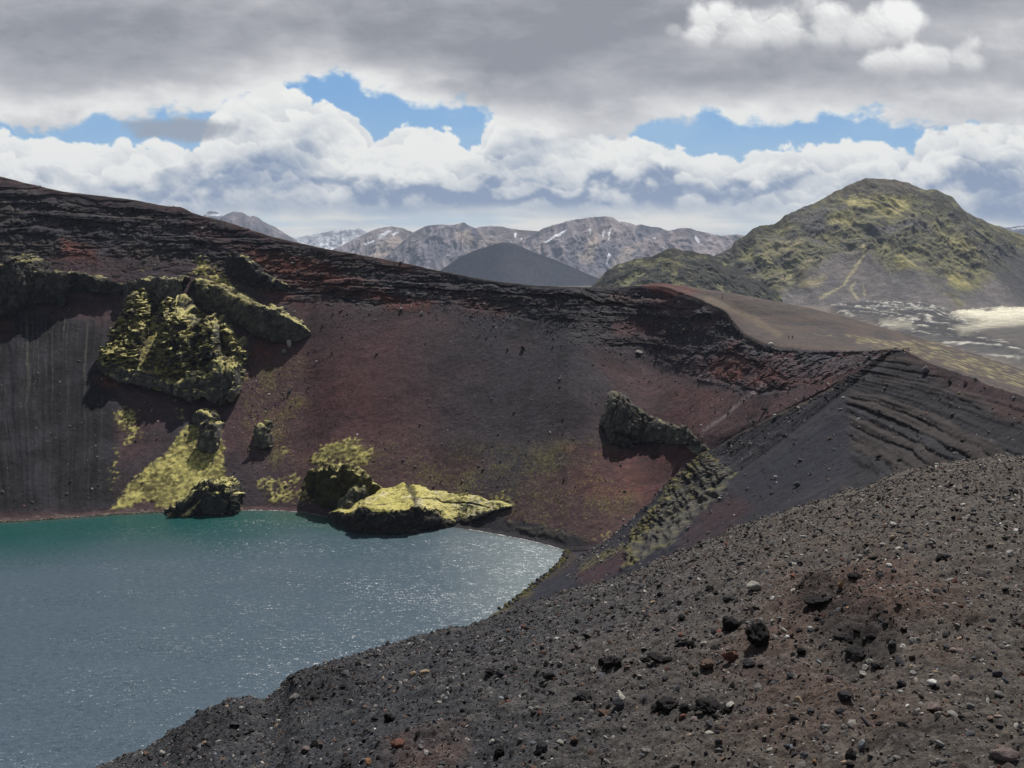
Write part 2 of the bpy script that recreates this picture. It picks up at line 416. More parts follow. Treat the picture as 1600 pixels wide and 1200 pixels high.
# ------------------------------------------------------------------ the crater: its rim, bowl, right-hand face and outer flank
RIM = [(-700, 180, 600), (-400, 205, 590), (-200, 240, 582), (0, 275, 575), (100, 298, 566), (200, 311, 558), (265, 321, 553), (280, 322, 552), (300, 331, 550), (350, 345, 545),
       (400, 361, 540), (450, 375, 534), (500, 386, 529), (550, 395, 524), (600, 404, 518), (650, 414, 512), (700, 425, 506), (750, 435, 500),
       (800, 442, 494), (850, 446.5, 488), (900, 448, 482), (950, 448, 476), (1000, 447, 470), (1030, 447, 462), (1060, 455, 445), (1100, 470, 425), (1131, 485, 408), (1150, 507, 395), (1162, 520, 386),
       (1194, 537, 366), (1225, 544, 350), (1287, 548, 325), (1350, 549, 300), (1400, 545, 281), (1460, 570, 255), (1530, 595, 230), (1600, 620, 205),
       (1750, 683, 163), (1900, 750, 130), (2300, 900, 80)]
SHORE = [(-700, 812), (-300, 820), (0, 816), (100, 810), (200, 803), (300, 799), (400, 797), (470, 800), (530, 811), (620, 817), (700, 823), (800, 839), (850, 850), (886, 861), (900, 866), (1000, 880), (1100, 860)]

def slope_rows(px, rows):
    """rows: list of (py table, slope table) climbing from the shore; returns world points"""
    pts = []
    return pts

def crater():
    # ---- the bowl, px -700..1420
    x = np.concatenate([np.arange(-700, -60, 6.), np.arange(-60, 1421, 1.35)])
    q = lambda py: qof(py)
    shore = table(SHORE, x)
    Y1 = H / q(shore)
    # right of the lake corner the foot climbs into the gully behind the spur
    foot = [(886, 861, 325.2), (1000, 857, 318), (1100, 779, 322), (1150, 742, 318), (1200, 690, 304), (1300, 622, 290), (1350, 586, 284.5), (1400, 552, 281.5), (1430, 548, 276)]
    R1 = W(x, shore, Y1)
    rf = rowY(foot, x); k = (x > 886)[:, None]; R1 = np.where(k, rf, R1)
    R0 = R1 + np.where(k, [0, -2, -6], [0, -16, -7])
    def climb(prev, py, s):
        Y0, z0 = prev[:, 1], prev[:, 2]; qq = q(py)
        Y = (H - z0 + s * Y0) / (qq + s)
        return W(x, py, Y)
    left = x < 930
    py1 = np.where(x > 886, table([(p_[0], p_[1]) for p_ in foot], x), shore)
    R2 = climb(R1, py1 - 6, np.full_like(x, .28))
    mid = table([(-700, 640), (0, 650), (200, 640), (400, 650), (700, 660), (900, 690), (1000, 700), (1100, 680), (1150, 672), (1200, 650), (1300, 601), (1350, 575), (1400, 550), (1430, 547)], x)
    R3 = climb(R2, mid, table([(-700, .66), (200, .66), (900, .60), (1000, .55)], x))
    top = table([(-700, 480), (0, 505), (100, 495), (200, 490), (300, 500), (400, 515), (470, 525), (540, 505), (650, 490), (800, 505), (900, 540), (1000, 570), (1100, 600), (1150, 610), (1200, 612), (1300, 586), (1350, 567), (1400, 549), (1430, 546)], x)
    R4 = climb(R3, top, table([(-700, .74), (200, .74), (900, .66), (1000, .6)], x))
    bench = table([(-700, 330), (0, 400), (100, 392), (200, 395), (300, 405), (400, 430), (500, 452), (600, 470), (700, 470), (800, 485), (900, 500), (1000, 510), (1100, 540), (1150, 560), (1200, 575), (1300, 570), (1350, 558), (1400, 547), (1430, 545.5)], x)
    R5 = climb(R4, bench, table([(-700, .92), (300, .92), (500, .74), (900, .72), (1000, .75)], x))
    RR = rimrow(x)
    # blend to explicit distances on the right
    ex = {3: [(900, 690, 372), (1000, 700, 375), (1100, 680, 348), (1150, 672, 332), (1200, 650, 314), (1300, 601, 291), (1350, 575, 285), (1400, 550, 281.3), (1430, 547, 275)],
          4: [(900, 540, 430), (1000, 570, 430), (1100, 600, 384), (1150, 610, 358), (1200, 612, 331), (1300, 586, 297), (1350, 567, 288), (1400, 549, 281.2), (1430, 546, 275)],
          5: [(900, 500, 455), (1000, 510, 450), (1100, 540, 405), (1150, 560, 378), (1200, 575, 347), (1300, 570, 305), (1350, 558, 293), (1400, 547, 281.1), (1430, 545.5, 275)]}
    rows = {3: R3, 4: R4, 5: R5}
    kk = sstep(880, 990, x)[:, None]
    for i in ex:
        rows[i] = rows[i] * (1 - kk) + rowY(ex[i], x) * kk
    # the rim's distance on the left follows from the slope below it
    rim_py = table([(p[0], p[1]) for p in RIM], x)
    RRs = climb(rows[5], rim_py, table([(-700, .95), (0, .95), (300, .92), (500, .86), (800, .84), (900, .86)], x))
    RR = RRs * (1 - kk) + RR * kk
    out1 = RR + np.stack([np.zeros_like(x), np.full_like(x, 10.), np.full_like(x, -1.2)], -1)
    out2 = RR + np.stack([np.zeros_like(x), np.full_like(x, 60.), np.full_like(x, -22.)], -1)
    out3 = RR + np.stack([np.zeros_like(x), np.full_like(x, 220.), np.full_like(x, -95.)], -1)
    keyrows = np.stack([R0, R1, R2, rows[3], rows[4], rows[5], RR, out1, out2, out3])
    rp = np.array([0, .02, .035, .30, .56, .73, .965, .975, .988, 1.])
    vv = np.concatenate([np.linspace(0, .035, 14), np.linspace(.035, .56, 215)[1:], np.linspace(.56, .965, 230)[1:], np.linspace(.965, 1, 12)[1:]])
    i = np.clip(np.searchsorted(rp, vv, side='right') - 1, 0, len(rp) - 2)
    f = ((vv - rp[i]) / (rp[i + 1] - rp[i]))[:, None, None]
    P = keyrows[i] * (1 - f) + keyrows[i + 1] * f
    keep = (vv < .036)[:, None, None]
    for n_ in range(40):
        Q = smooth_rows(P, 1); w_ = np.where(np.abs(vv - .965) < .012, .3 if n_ < 10 else 0., 1.)[:, None, None]
        P = np.where(keep, P, P * (1 - w_) + Q * w_)
    return x, vv, P

def strata(P, px, py, seed, thick=3.2, tilt=(0.02, 0.0)):
    """a layered cliff: returns (protrusion -1..1, layer number, position within the layer)"""
    X, Y, Z = P[..., 0], P[..., 1], P[..., 2]
    w = fbm(X * .012, Y * .012, Z * .02, octv=4, seed=seed) * 1.6 + fbm(X * .06, Y * .06, Z * .06, octv=4, seed=seed + 3) * .35
    L = (Z + tilt[0] * X + tilt[1] * Y) / thick + w
    n = np.floor(L); f = L - n
    h = _P[(n.astype(np.int32) * 7 + seed * 13) & 255] / 255.
    along = fbm(X * .03 + n * 3.7, Y * .03, n * 1.3, octv=4, seed=seed + 5)
    amp = (.25 + .75 * h) * sstep(-.25, .35, along + .5 * (h - .4))
    pr = (sstep(.0, .1, f) - sstep(.62, .98, f)) * amp
    return pr, n, f, h, amp

def shade_noise(P, s, seed, octv=5):
    return fbm(P[..., 0] * s, P[..., 1] * s, P[..., 2] * s, octv=octv, seed=seed)

C_BLACK = rgb(.022, .021, .025); C_DARK = rgb(.040, .038, .045); C_SLATE = rgb(.052, .052, .062); C_PURP = rgb(.098, .060, .066)
C_RED = rgb(.150, .048, .042); C_BRICK = rgb(.21, .066, .046); C_BROWN = rgb(.105, .080, .062); C_ROCK = rgb(.150, .142, .122)
C_MOSS = rgb(.48, .43, .145); C_OLIVE = rgb(.15, .135, .050); C_TAN = rgb(.20, .165, .115)

BOWL = {}
def build_bowl():
    x, vv, P = crater()
    nr, nc = P.shape[:2]
    V = np.broadcast_to(vv[:, None], (nr, nc)); XX = np.broadcast_to(x[None], (nr, nc))
    px, py = project(P)
    N = normals(P); N = np.where(N[..., 2:3] < 0, -N, N)
    Hn = N.copy(); Hn[..., 2] = 0; Hn /= np.linalg.norm(Hn, axis=-1, keepdims=True) + 1e-6
    n1 = shade_noise(P, .018, 1); n2 = shade_noise(P, .07, 2); n3 = shade_noise(P, .3, 3, 4)
    wp = (shade_noise(P, .05, 4), shade_noise(P, .05, 5)); wq = (shade_noise(P, .25, 6), shade_noise(P, .25, 7))
    # where the layered cliffs are
    base = table([(-700, .62), (0, .64), (150, .63), (300, .66), (480, .66), (620, .66), (800, .64), (950, .58), (1100, .56), (1300, .5), (1420, .4)], x)[None]
    cl = sstep(-.02, .05, V - base + .05 * n2 + .03 * n1) * (1 - .8 * sstep(.91, .955, V)) * (1 - sstep(.962, .975, V))
    gap = sstep(480, 420, XX) * sstep(.74, .70, V + .02 * n1) * (1 - .55 * sstep(.02, -.02, V - .655))   # smoother bench under the left cliffs
    cl = cl * (1 - .7 * gap)
    cl = cl * (1 - .45 * sstep(600, 1000, XX) * (1 - sstep(.80, .86, V)))
    pr, ln, lf, lh, la = strata(P, px, py, 11, 4.2, (.035, .0))
    pr2, ln2, lf2, lh2, la2 = strata(P, px, py, 23, 1.7, (.035, .0))
    amp = 2.9 * (1 - .35 * sstep(500, 1000, XX)) * sstep(1420, 1330, XX)
    rimfade = 1 - sstep(980, 1060, XX) * sstep(.90, .955, V)
    cl = cl * rimfade
    disp = cl * (amp * 1.15 * (pr - .35) + amp * .20 * (pr2 - .3))
    row = np.where(cl.max(1) > .02)[0]; r0, r1 = row.min(), row.max() + 1
    bk = np.zeros(px.shape); bk[r0:r1] = blocks(P[r0:r1] * np.array([1, 1, 1.3]), .13, 71) + .6 * blocks(P[r0:r1] * np.array([1, 1, 1.2]), .33, 72)
    disp += cl * bk * 1.9 * (1 - .6 * sstep(.90, .96, V))
    disp += cl * 1.6 * (ridged(P[..., 0] * .07, P[..., 1] * .07, P[..., 2] * .09, octv=6, seed=31) - .6) * (1 - sstep(.90, .96, V))
    sc = (1 - cl) * sstep(.03, .08, V) * (1 - sstep(.95, .97, V))
    # scree: long shallow runnels down the slope, lumps
    ux = XX / 100.
    ux = np.where(XX < 260, (XX - 80) / 100. * (1.45 - .55 * V) * (1 - sstep(120, 260, XX)) + ux * sstep(120, 260, XX), ux)
    run = fbm(ux * 4.2 + .35 * n1, V * 2.2, octv=5, seed=41); run2 = fbm(ux * 14 + .5 * n1, V * 3.5, octv=4, seed=43)
    leftw = sstep(230, 120, XX)
    disp += sc * (1.1 * n1 + run * (.18 + .7 * leftw) + run2 * (.03 + .3 * leftw) + .25 * n2 + .16 * n3)
    disp += sstep(.03, .045, V) * .25 * n2
    disp = disp * (1 - sstep(980, 1060, XX) * sstep(.93, .962, V))
    P2 = P + (Hn * .8 + N * .2) * disp[..., None]
    P2[..., 2] += (.9 * n1 + .5 * n2) * sstep(.70, .95, V) * .6 * sstep(1060, 980, XX)
    # ------ what it is made of
    c = np.broadcast_to(C_PURP * .78, P.shape).copy()
    dark = sstep(-.2, .5, n1 + .4 * n2 + .9 * sstep(620, 820, XX) * sstep(1010, 830, XX) * sstep(.18, .3, V))
    c = lerp3(c, C_SLATE * .8, dark * .85)
    c = lerp3(c, C_SLATE * .85, sstep(.50, .60, V) * sstep(520, 640, XX) * .6)
    rs = np.exp(-((XX - 530) / 150.) ** 2 - ((V - .33) / .25) ** 2) + np.exp(-((XX - 1010) / 130.) ** 2 - ((V - .22) / .16) ** 2) * .7
    c = lerp3(c, C_RED * .72, np.clip(rs * (.7 + .7 * n1 + .4 * n2), 0, 1) * .55)
    mott = sstep(.05, .35, shade_noise(P, .035, 51, 5)); c = c * (1 - .28 * mott * sc)[..., None]
    # left scree: dark slate with paler trails
    ls = pmask(px, py, [(-900, 480), (60, 490), (150, 500), (170, 560), (182, 640), (182, 800), (-900, 830)], 14, wp, 10)
    c = lerp3(c, lerp3(C_DARK * .45, C_DARK * .78, sstep(-.3, .4, n2)), ls)
    tr = sstep(.16, .42, fbm(ux * 21 + 1.4 * n1 + .4 * n2, V * 1.3, octv=5, seed=47, gain=.6)) * sstep(.05, .14, V) * (.3 + .7 * sstep(.2, .5, V))
    c = lerp3(c, rgb(.085, .080, .070), tr * ls * .8)
    # cliffs
    cc = lerp3(C_DARK * .75, C_SLATE * .95, sstep(-.2, .5, n2 + .4 * lh))
    cc = lerp3(cc, C_BROWN * .75, sstep(-.1, .5, n1 + .6 * (lh2 - .5) + .3 * n2) * .6)
    cc = lerp3(cc, C_ROCK * .75, sstep(.2, .6, n2 - .4 * n1) * sstep(.3, .6, lh) * .6)
    cc = lerp3(cc, C_BRICK * .7, sstep(.62, .8, lh) * sstep(.1, .5, n1 + .3 * sstep(380, 480, XX) * sstep(760, 620, XX)) * .4)
    rgt = sstep(930, 1080, XX)
    cc = lerp3(cc, lerp3(C_SLATE * 1.1, C_PURP * 1.25, sstep(-.3, .4, n2 + .5 * (lh - .5))), rgt * .85)
    c = lerp3(c, cc, cl * .9)
    # red ash beds
    for poly, k in [([(385, 385), (480, 405), (560, 440), (612, 465), (545, 466), (455, 442), (385, 412)], .9), ([(588, 456), (680, 473), (675, 492), (600, 480)], .8),
                    ([(590, 402), (645, 414), (632, 430), (592, 414)], .7), ([(395, 430), (450, 455), (470, 480), (420, 470)], .55), ([(90, 372), (152, 385), (148, 410), (92, 404)], .75), ([(-40, 485), (20, 495), (20, 530), (-40, 535)], .7),
                    ([(285, 350), (310, 342), (370, 375), (420, 385), (400, 400), (300, 370)], .45), ([(150, 590), (182, 575), (186, 605), (160, 610)], .7), ([(400, 525), (450, 530), (420, 570), (395, 560)], .6),
                    ([(1105, 560), (1150, 545), (1200, 570), (1262, 597), (1300, 588), (1295, 612), (1240, 606), (1180, 600), (1120, 585)], .62), ([(1000, 443), (1090, 446), (1100, 462), (1010, 458)], .85),
                    ([(1060, 600), (1240, 620), (1200, 660), (1120, 690), (1040, 650)], .35), ([(960, 500), (1040, 510), (1030, 530), (960, 525)], .4), ([(880, 700), (1080, 705), (1010, 790), (900, 770)], .38), ([(640, 440), (760, 460), (760, 475), (650, 455)], .3),
                    ([(700, 460), (800, 485), (780, 495), (700, 480)], .45)]:
        c = lerp3(c, C_BRICK * (.62 + .3 * n2[..., None]) if k > .5 else C_RED * .9, pmask(px, py, poly, 9, wp, 14) * k * .85 * np.clip(.65 + .7 * n3 + .7 * n2 - .5 * (lh - .5), 0, 1))
    # dark ledges keep their rock
    c = lerp3(c, C_BLACK * 1.2, (1 - .6 * rgt) * cl * sstep(-.05, .45, pr - .35 + bk * .5 + .5 * n2) * .42)
    c = lerp3(c, C_BROWN * .8, sstep(.948, .968, V + .004 * n2) * sstep(1000, 700, XX) * .7)
    # moss
    mo = np.zeros(px.shape, np.float32)
    fine = shade_noise(P, .55, 61, 5)
    for poly, k in [([(165, 800), (200, 765), (250, 712), (300, 668), (330, 662), (350, 690), (350, 745), (378, 800), (340, 770), (300, 775), (262, 795), (235, 782), (205, 790)], 1.25),
                    ([(478, 716), (500, 697), (560, 684), (583, 690), (577, 722), (505, 732)], .85), ([(395, 742), (470, 735), (497, 762), (495, 790), (425, 788)], .55), ([(715, 772), (800, 765), (812, 790), (760, 803), (725, 800)], .7),
                    ([(788, 812), (870, 824), (905, 846), (880, 847), (800, 828)], .8), ([(180, 640), (225, 632), (215, 690), (190, 700)], .55), ([(260, 630), (300, 640), (290, 660), (262, 655)], .5), ([(170, 700), (185, 690), (190, 790), (165, 790)], .4),
                    ([(205, 470), (300, 482), (345, 500), (382, 560), (382, 605), (300, 628), (200, 592), (178, 560)], .62), ([(430, 690), (470, 690), (460, 712), (436, 712)], .45),
                    ([(310, 402), (345, 412), (380, 450), (320, 445), (295, 430)], .6), ([(210, 420), (240, 415), (240, 430), (212, 432)], .45), ([(900, 845), (985, 820), (985, 850), (930, 862)], .35)]:
        mo = np.maximum(mo, pmask(px, py, poly, 12, wp, 12) * k)
    mo = sstep(.30, .62, mo * .8 + .42 * fine * (mo > .01) + .12 * n2) * (mo > .02)
    P2 = P2 + N * (mo * (.35 + .5 * shade_noise(P, .25, 62, 4)))[..., None]
    c = lerp3(c, lerp3(C_OLIVE, C_MOSS, sstep(-.25, .35, fine + .6 * n2)), mo * .92)
    sp_ = np.maximum(pmask(px, py, [(470, 715), (600, 690), (760, 700), (960, 690), (1000, 800), (900, 862), (800, 832), (600, 745)], 30, wp, 20), pmask(px, py, [(378, 590), (470, 560), (482, 640), (430, 730), (380, 690)], 12, wp, 14) * 1.25)
    tiny = shade_noise(P, 1.5, 64, 4)
    c = lerp3(c, lerp3(C_OLIVE * .75, C_OLIVE * 1.7, sstep(.1, .6, tiny)), sp_ * sstep(-.05, .5, tiny + .8 * n2 + .35 * fine) * .62)
    # beach of dark wet sand
    bmw = .030 + .030 * sstep(690, 760, XX) * sstep(960, 880, XX) + .010 * n2
    bm = sstep(bmw + .012, bmw, V) * sstep(960, 900, XX)
    c = lerp3(c, lerp3(C_DARK * .75, C_PURP * .7, sstep(700, 430, XX)), bm * .95)
    c = lerp3(c, rgb(.16, .14, .11), bm * sstep(.1, .45, shade_noise(P, .4, 71)) * sstep(330, 260, XX) * .8)
    # pale runnel under the red bed, faint footpaths
    c = lerp3(c, rgb(.17, .15, .15), lmask(px, py, [(1195, 602), (1165, 622), (1135, 650), (1100, 672)], 1.2, 3.) * .6 * sstep(-.3, .3, n3 + .3))
    c = lerp3(c, C_DARK, lmask(px + 3 * wp[0], py, [(835, 640), (826, 690), (805, 740), (795, 790), (780, 812)], 3, 6) * .45)
    c = c * (1 + .22 * n3 + .12 * n2)[..., None]
    c = np.clip(c, .008, .8)
    BOWL.update(px=px[::3, ::3].ravel(), py=py[::3, ::3].ravel(), P=P2[::3, ::3].reshape(-1, 3), N=N[::3, ::3].reshape(-1, 3))
    m = ground_mat('scoria_wall', (.5, 2.6), ((.55, .55), (2.4, .16)), .32)
    sheet('terrain', P2, c, m)

def surf(px, py):
    px = np.atleast_1d(np.asarray(px, float)); py = np.atleast_1d(np.asarray(py, float))
    return np.array([BOWL['P'][np.argmin((BOWL['px'] - a) ** 2 + (BOWL['py'] - b) ** 2)] for a, b in zip(px, py)])

def rimrow(x):
    p = rowY(RIM, x)
    k = sstep(960, 1030, x)
    p[:, 2] += k * (.55 * fbm(x * .035, x * 0, octv=5, seed=3) + .25 * fbm(x * .12, x * 0, octv=4, seed=4))
    p[:, 1] += k * 1.6 * fbm(x * .03, x * 0 + 5, octv=4, seed=5)
    return p
RIDGE = [(886, 861.5, 325), (900, 862, 324), (960, 856, 317), (985, 848, 314), (1000, 832, 312), (1015, 803, 311), (1040, 768, 309), (1100, 712, 305), (1200, 655, 297), (1300, 604, 288), (1345, 576, 284), (1378, 554, 282), (1400, 545, 281)]
NEAR = {}
def build_near_face():
    s = np.concatenate([np.arange(886, 1700, 1.35), np.arange(1700, 2301, 6.)])
    rd = rowY(RIDGE, s); rm = rimrow(s)
    rd[:, 2] += (.8 * fbm(s * .03, s * 0, octv=5, seed=6) + .4 * fbm(s * .11, s * 0, octv=4, seed=7)) * sstep(900, 960, s) * sstep(1400, 1360, s)
    T = np.where((s < 1400)[:, None], rd, rm)
    # the shore below it (x, y in metres)
    b = np.array([(886, 19.1, 332.6), (960, 16.5, 322), (1000, 14.5, 315), (1040, 12, 309), (1100, 8.5, 302), (1200, 4.5, 292), (1300, 1, 284), (1400, -3, 276), (1460, -12, 252), (1530, -22, 228), (1600, -35, 200), (1750, -52, 160), (1900, -72, 118), (2300, -100, 60)], float)
    shp = np.array([(886, 885, 861.5), (960, 880, 872), (1000, 872, 884), (1040, 860, 895), (1100, 845, 906), (1200, 825, 922), (1300, 805, 937), (1400, 790, 950)], float)
    for i_, (a_, u_, v_) in enumerate(shp):
        yy_ = H / float(qof(v_)); b[i_, 1:] = W(u_, v_, yy_)[:2]
    Bx = pchip(b[:, 0], b[:, 1], s); By = pchip(b[:, 0], b[:, 2], s)
    B = np.stack([Bx, By, np.full_like(s, 0.)], -1)
    t = np.concatenate([np.linspace(0, .16, 70), np.linspace(.16, .8, 200)[1:], np.linspace(.8, 1.12, 50)[1:]])
    g = np.where(t < 1, (1 - np.clip(t, 0, 1)) ** 1.28, -(t - 1) * .4)
    P = T[None] + (B - T)[None] * t[:, None, None]
    P[..., 2] = T[None, :, 2] * g[:, None] + 0 * P[..., 2]
    px, py = project(P)
    N = normals(P); N = np.where(N[..., 2:3] < 0, -N, N)
    Hn = N.copy(); Hn[..., 2] = 0; Hn /= np.linalg.norm(Hn, axis=-1, keepdims=True) + 1e-6
    SS = np.broadcast_to(s[None], px.shape); TT = np.broadcast_to(t[:, None], px.shape)
    n1 = shade_noise(P, .02, 1); n2 = shade_noise(P, .09, 2); n3 = shade_noise(P, .4, 3, 4)
    wp = (shade_noise(P, .06, 4), shade_noise(P, .06, 5))
    # layered band below the rim, dipping to the right
    low = table([(886, 0), (1170, 0), (1300, .05), (1340, .07), (1400, .13), (1500, .20), (1600, .26), (1900, .22)], s)[None]
    cl = sstep(-.02, .012, low - TT + .012 * n2) * sstep(1180, 1330, SS)
    pr, ln, lf, lh, la = strata(P, px, py, 57, 1.7, (0, .02)); pr2, *_ = strata(P, px, py, 63, .8, (0, .02))
    edge = sstep(0, .025, TT)
    disp = edge * cl * (.95 * (pr - .3) + .45 * (pr2 - .3))
    disp += edge * (.7 * n1 + .34 * n2 + .14 * n3)
    scar = sstep(.2, .5, fbm(P[..., 0] * .05, P[..., 1] * .05, P[..., 2] * .22, octv=5, seed=88)) * sstep(.1, .2, TT)
    disp += scar * .5 * edge
    lmd = (px - np.interp(py, [706, 712, 768, 803, 832, 848, 860], [1108, 1100, 1040, 1015, 1000, 985, 975]))
    # the mossy rib on the lower spur: upturned dark beds
    rib = pmask(px, py, [(1108, 704), (1045, 758), (1012, 800), (986, 850), (978, 892), (1030, 872), (1068, 838), (1100, 800), (1135, 768), (1150, 735)], 12, wp, 16)
    beds = ridged((P[..., 0] * .5 + P[..., 2] * .6 + .9 * n2) * .62, P[..., 1] * .06, P[..., 2] * .08, octv=5, seed=81)
    lump = ridged(P[..., 0] * .11, P[..., 1] * .11, P[..., 2] * .11, octv=5, seed=83)
    disp += rib * (1.4 + 3.0 * (beds - .55) + 1.8 * (lump - .6) + .7 * blocks(P, .28, 85)) * (.35 + .65 * edge)
    P2 = P + (Hn * .6 + N * .4) * disp[..., None]
    c = np.broadcast_to(C_SLATE * rgb(.42, .43, .53), P.shape).copy()
    c = lerp3(c, C_DARK * .6, sstep(-.1, .5, n1) * .7)
    cc = lerp3(C_BLACK * 1.0, C_DARK * .95, sstep(-.2, .4, n2 + lh - .5))
    c = lerp3(c, cc, cl * .8)
    c = lerp3(c, C_BROWN * .45, cl * sstep(.5, .8, lh) * .5)
    c = lerp3(c, C_BROWN * .55, (1 - sstep(.0, .05, TT)) * sstep(1420, 1300, SS) * .8)
    c = lerp3(c, C_SLATE * .75, sstep(.05, .5, fbm(P[..., 0] * .06 - P[..., 2] * .06, P[..., 1] * .04, octv=5, seed=90)) * (1 - cl) * .4)
    red = np.zeros(px.shape, np.float32)
    for poly, k in [([(1415, 552), (1470, 565), (1540, 590), (1610, 620), (1640, 670), (1560, 640), (1470, 600)], .3), ([(1095, 800), (1150, 770), (1180, 790), (1110, 860), (1040, 890)], .28), ([(900, 890), (980, 852), (985, 885), (905, 935)], .4), ([(1560, 625), (1680, 660), (1680, 690), (1560, 650)], .35)]:
        red = np.maximum(red, pmask(px, py, poly, 9, wp, 10) * k)
    c = lerp3(c, C_RED * .5, red * np.clip(.8 + .8 * n2, 0, 1))
    toe = sstep(.45, .9, TT) * sstep(1250, 1000, SS)
    c = lerp3(c, C_BROWN * .48, toe * .75)
    fine = shade_noise(P, .5, 61, 5)
    N2 = normals(smooth_rows(P2, 2)); N2 = np.where(N2[..., 2:3] < 0, -N2, N2)
    c = lerp3(c, lerp3(C_BLACK * 1.3, C_ROCK * .6, sstep(.3, .8, beds)), sstep(.42, .62, rib + .3 * fine) * .9)
    c = lerp3(c, lerp3(C_OLIVE * .55, C_MOSS * .34, sstep(.1, .6, fine + .2)), sstep(.42, .62, rib + .3 * fine) * sstep(.74, 1.05, N2[..., 2] + .35 * fine + .25 * n2 + .42 * sstep(34, 4, lmd) - .16) * .8)
    gm = pmask(px, py, [(905, 880), (940, 858), (990, 845), (985, 858), (930, 880), (900, 900)], 8, wp, 6)
    c = lerp3(c, C_OLIVE, sstep(.2, .8, gm * .6 + .5 * fine) * .6 * (gm > .02))
    # moss and boulders along the water's edge
    c = lerp3(c, C_OLIVE * .6, sstep(.93, .97, TT) * sstep(-.2, .3, fine + n2) * .6)
    c = np.clip(c * (1 + .25 * n3 + .12 * n2)[..., None], .008, .8)
    NEAR.update(px=px[::3, ::3].ravel(), py=py[::3, ::3].ravel(), P=P2[::3, ::3].reshape(-1, 3), N=N[::3, ::3].reshape(-1, 3))
    sheet('terrain_spur', P2, c, ground_mat('scoria_face', (.6, 3.), ((.7, .35), (3., .12)), .32))

FLANK = {}
def build_flank():
    s = np.arange(985, 2000, 2.)
    rm = rimrow(s)
    sil = rowY([(985, 447.5, 474), (1000, 446, 474), (1030, 442.5, 470), (1060, 446, 468), (1100, 452, 468), (1150, 459.5, 470), (1200, 469, 470), (1250, 478, 470), (1300, 490, 470), (1400, 517, 470), (1500, 546, 470), (1600, 579, 470), (1750, 640, 460), (2000, 760, 430)], s)
    r0 = rm + np.array([-.6, -.8, -1.6]); mid = rm * .45 + sil * .55
    mid[:, 2] -= table([(985, 0), (1060, .3), (1200, 2.5), (1400, 2.), (2000, 1)], s)
    far = sil + np.array([60, 160, -40]); far2 = sil + np.array([150, 420, -110])
    K = np.stack([r0, rm + np.array([0, 0, .02]), mid, sil, far, far2])
    t = np.concatenate([np.linspace(0, .1, 12), np.linspace(.1, .75, 190)[1:], np.linspace(.75, 1, 20)[1:]])
    P = pchip([0, .1, .45, .75, .88, 1], K, t)
    px, py = project(P)
    n1 = shade_noise(P, .012, 1); n2 = shade_noise(P, .07, 2); n3 = shade_noise(P, .4, 3, 4)
    wp = (shade_noise(P, .04, 4), shade_noise(P, .04, 5))
    e = sstep(.1, .2, t)[:, None]
    P2 = P.copy(); P2[..., 2] += e * (.5 * n1 + .35 * n2 + .08 * n3)
    st = fbm(P[..., 0] * .02 + P[..., 1] * .012, P[..., 2] * .5, P[..., 1] * .004, octv=5, seed=9)
    c = np.broadcast_to(rgb(.088, .070, .064), P.shape).copy()
    c = lerp3(c, rgb(.064, .056, .057), sstep(-.2, .4, st))
    c = lerp3(c, rgb(.125, .098, .075), lmask(px + 4 * wp[0], py + 3 * wp[1], [(1105, 468), (1150, 487), (1180, 500), (1215, 522)], 2.5, 6) * .8)
    c = lerp3(c, C_RED * .8, pmask(px, py, [(1000, 440), (1060, 440), (1095, 455), (1080, 464), (1010, 458)], 5, wp, 6) * .5)
    mo = np.zeros(px.shape, np.float32)
    for poly, k in [([(1270, 520), (1300, 520), (1305, 530), (1272, 528)], .7), ([(1322, 522), (1370, 522), (1400, 535), (1340, 540)], .9), ([(1340, 538), (1430, 528), (1520, 555), (1640, 590), (1640, 625), (1500, 580), (1400, 550)], .75), ([(1400, 515), (1460, 525), (1640, 580), (1640, 592), (1480, 545)], .55)]:
        mo = np.maximum(mo, pmask(px, py, poly, 6, wp, 6) * k)
    str2 = fbm(px * .02 + py * .1, py * .55 - px * .18, octv=5, seed=19)
    c = lerp3(c, lerp3(C_OLIVE * 1.3, rgb(.30, .265, .15), sstep(-.2, .4, str2)), sstep(.38, .95, mo * .75 + .95 * str2 * (mo > .02)) * .75)
    c = np.clip(c * (1 + .2 * n3 + .15 * n2)[..., None], .008, .8)
    FLANK.update(px=px[::3, ::3].ravel(), py=py[::3, ::3].ravel(), P=P2[::3, ::3].reshape(-1, 3))
    sheet('terrain_flank', P2, c, ground_mat('ash_flank', (.25, 1.6), ((.5, .3), (2., .1)), .22))

def lookup(D, px, py):
    i = np.argmin((D['px'] - px) ** 2 + (D['py'] - py) ** 2)
    return D['P'][i]
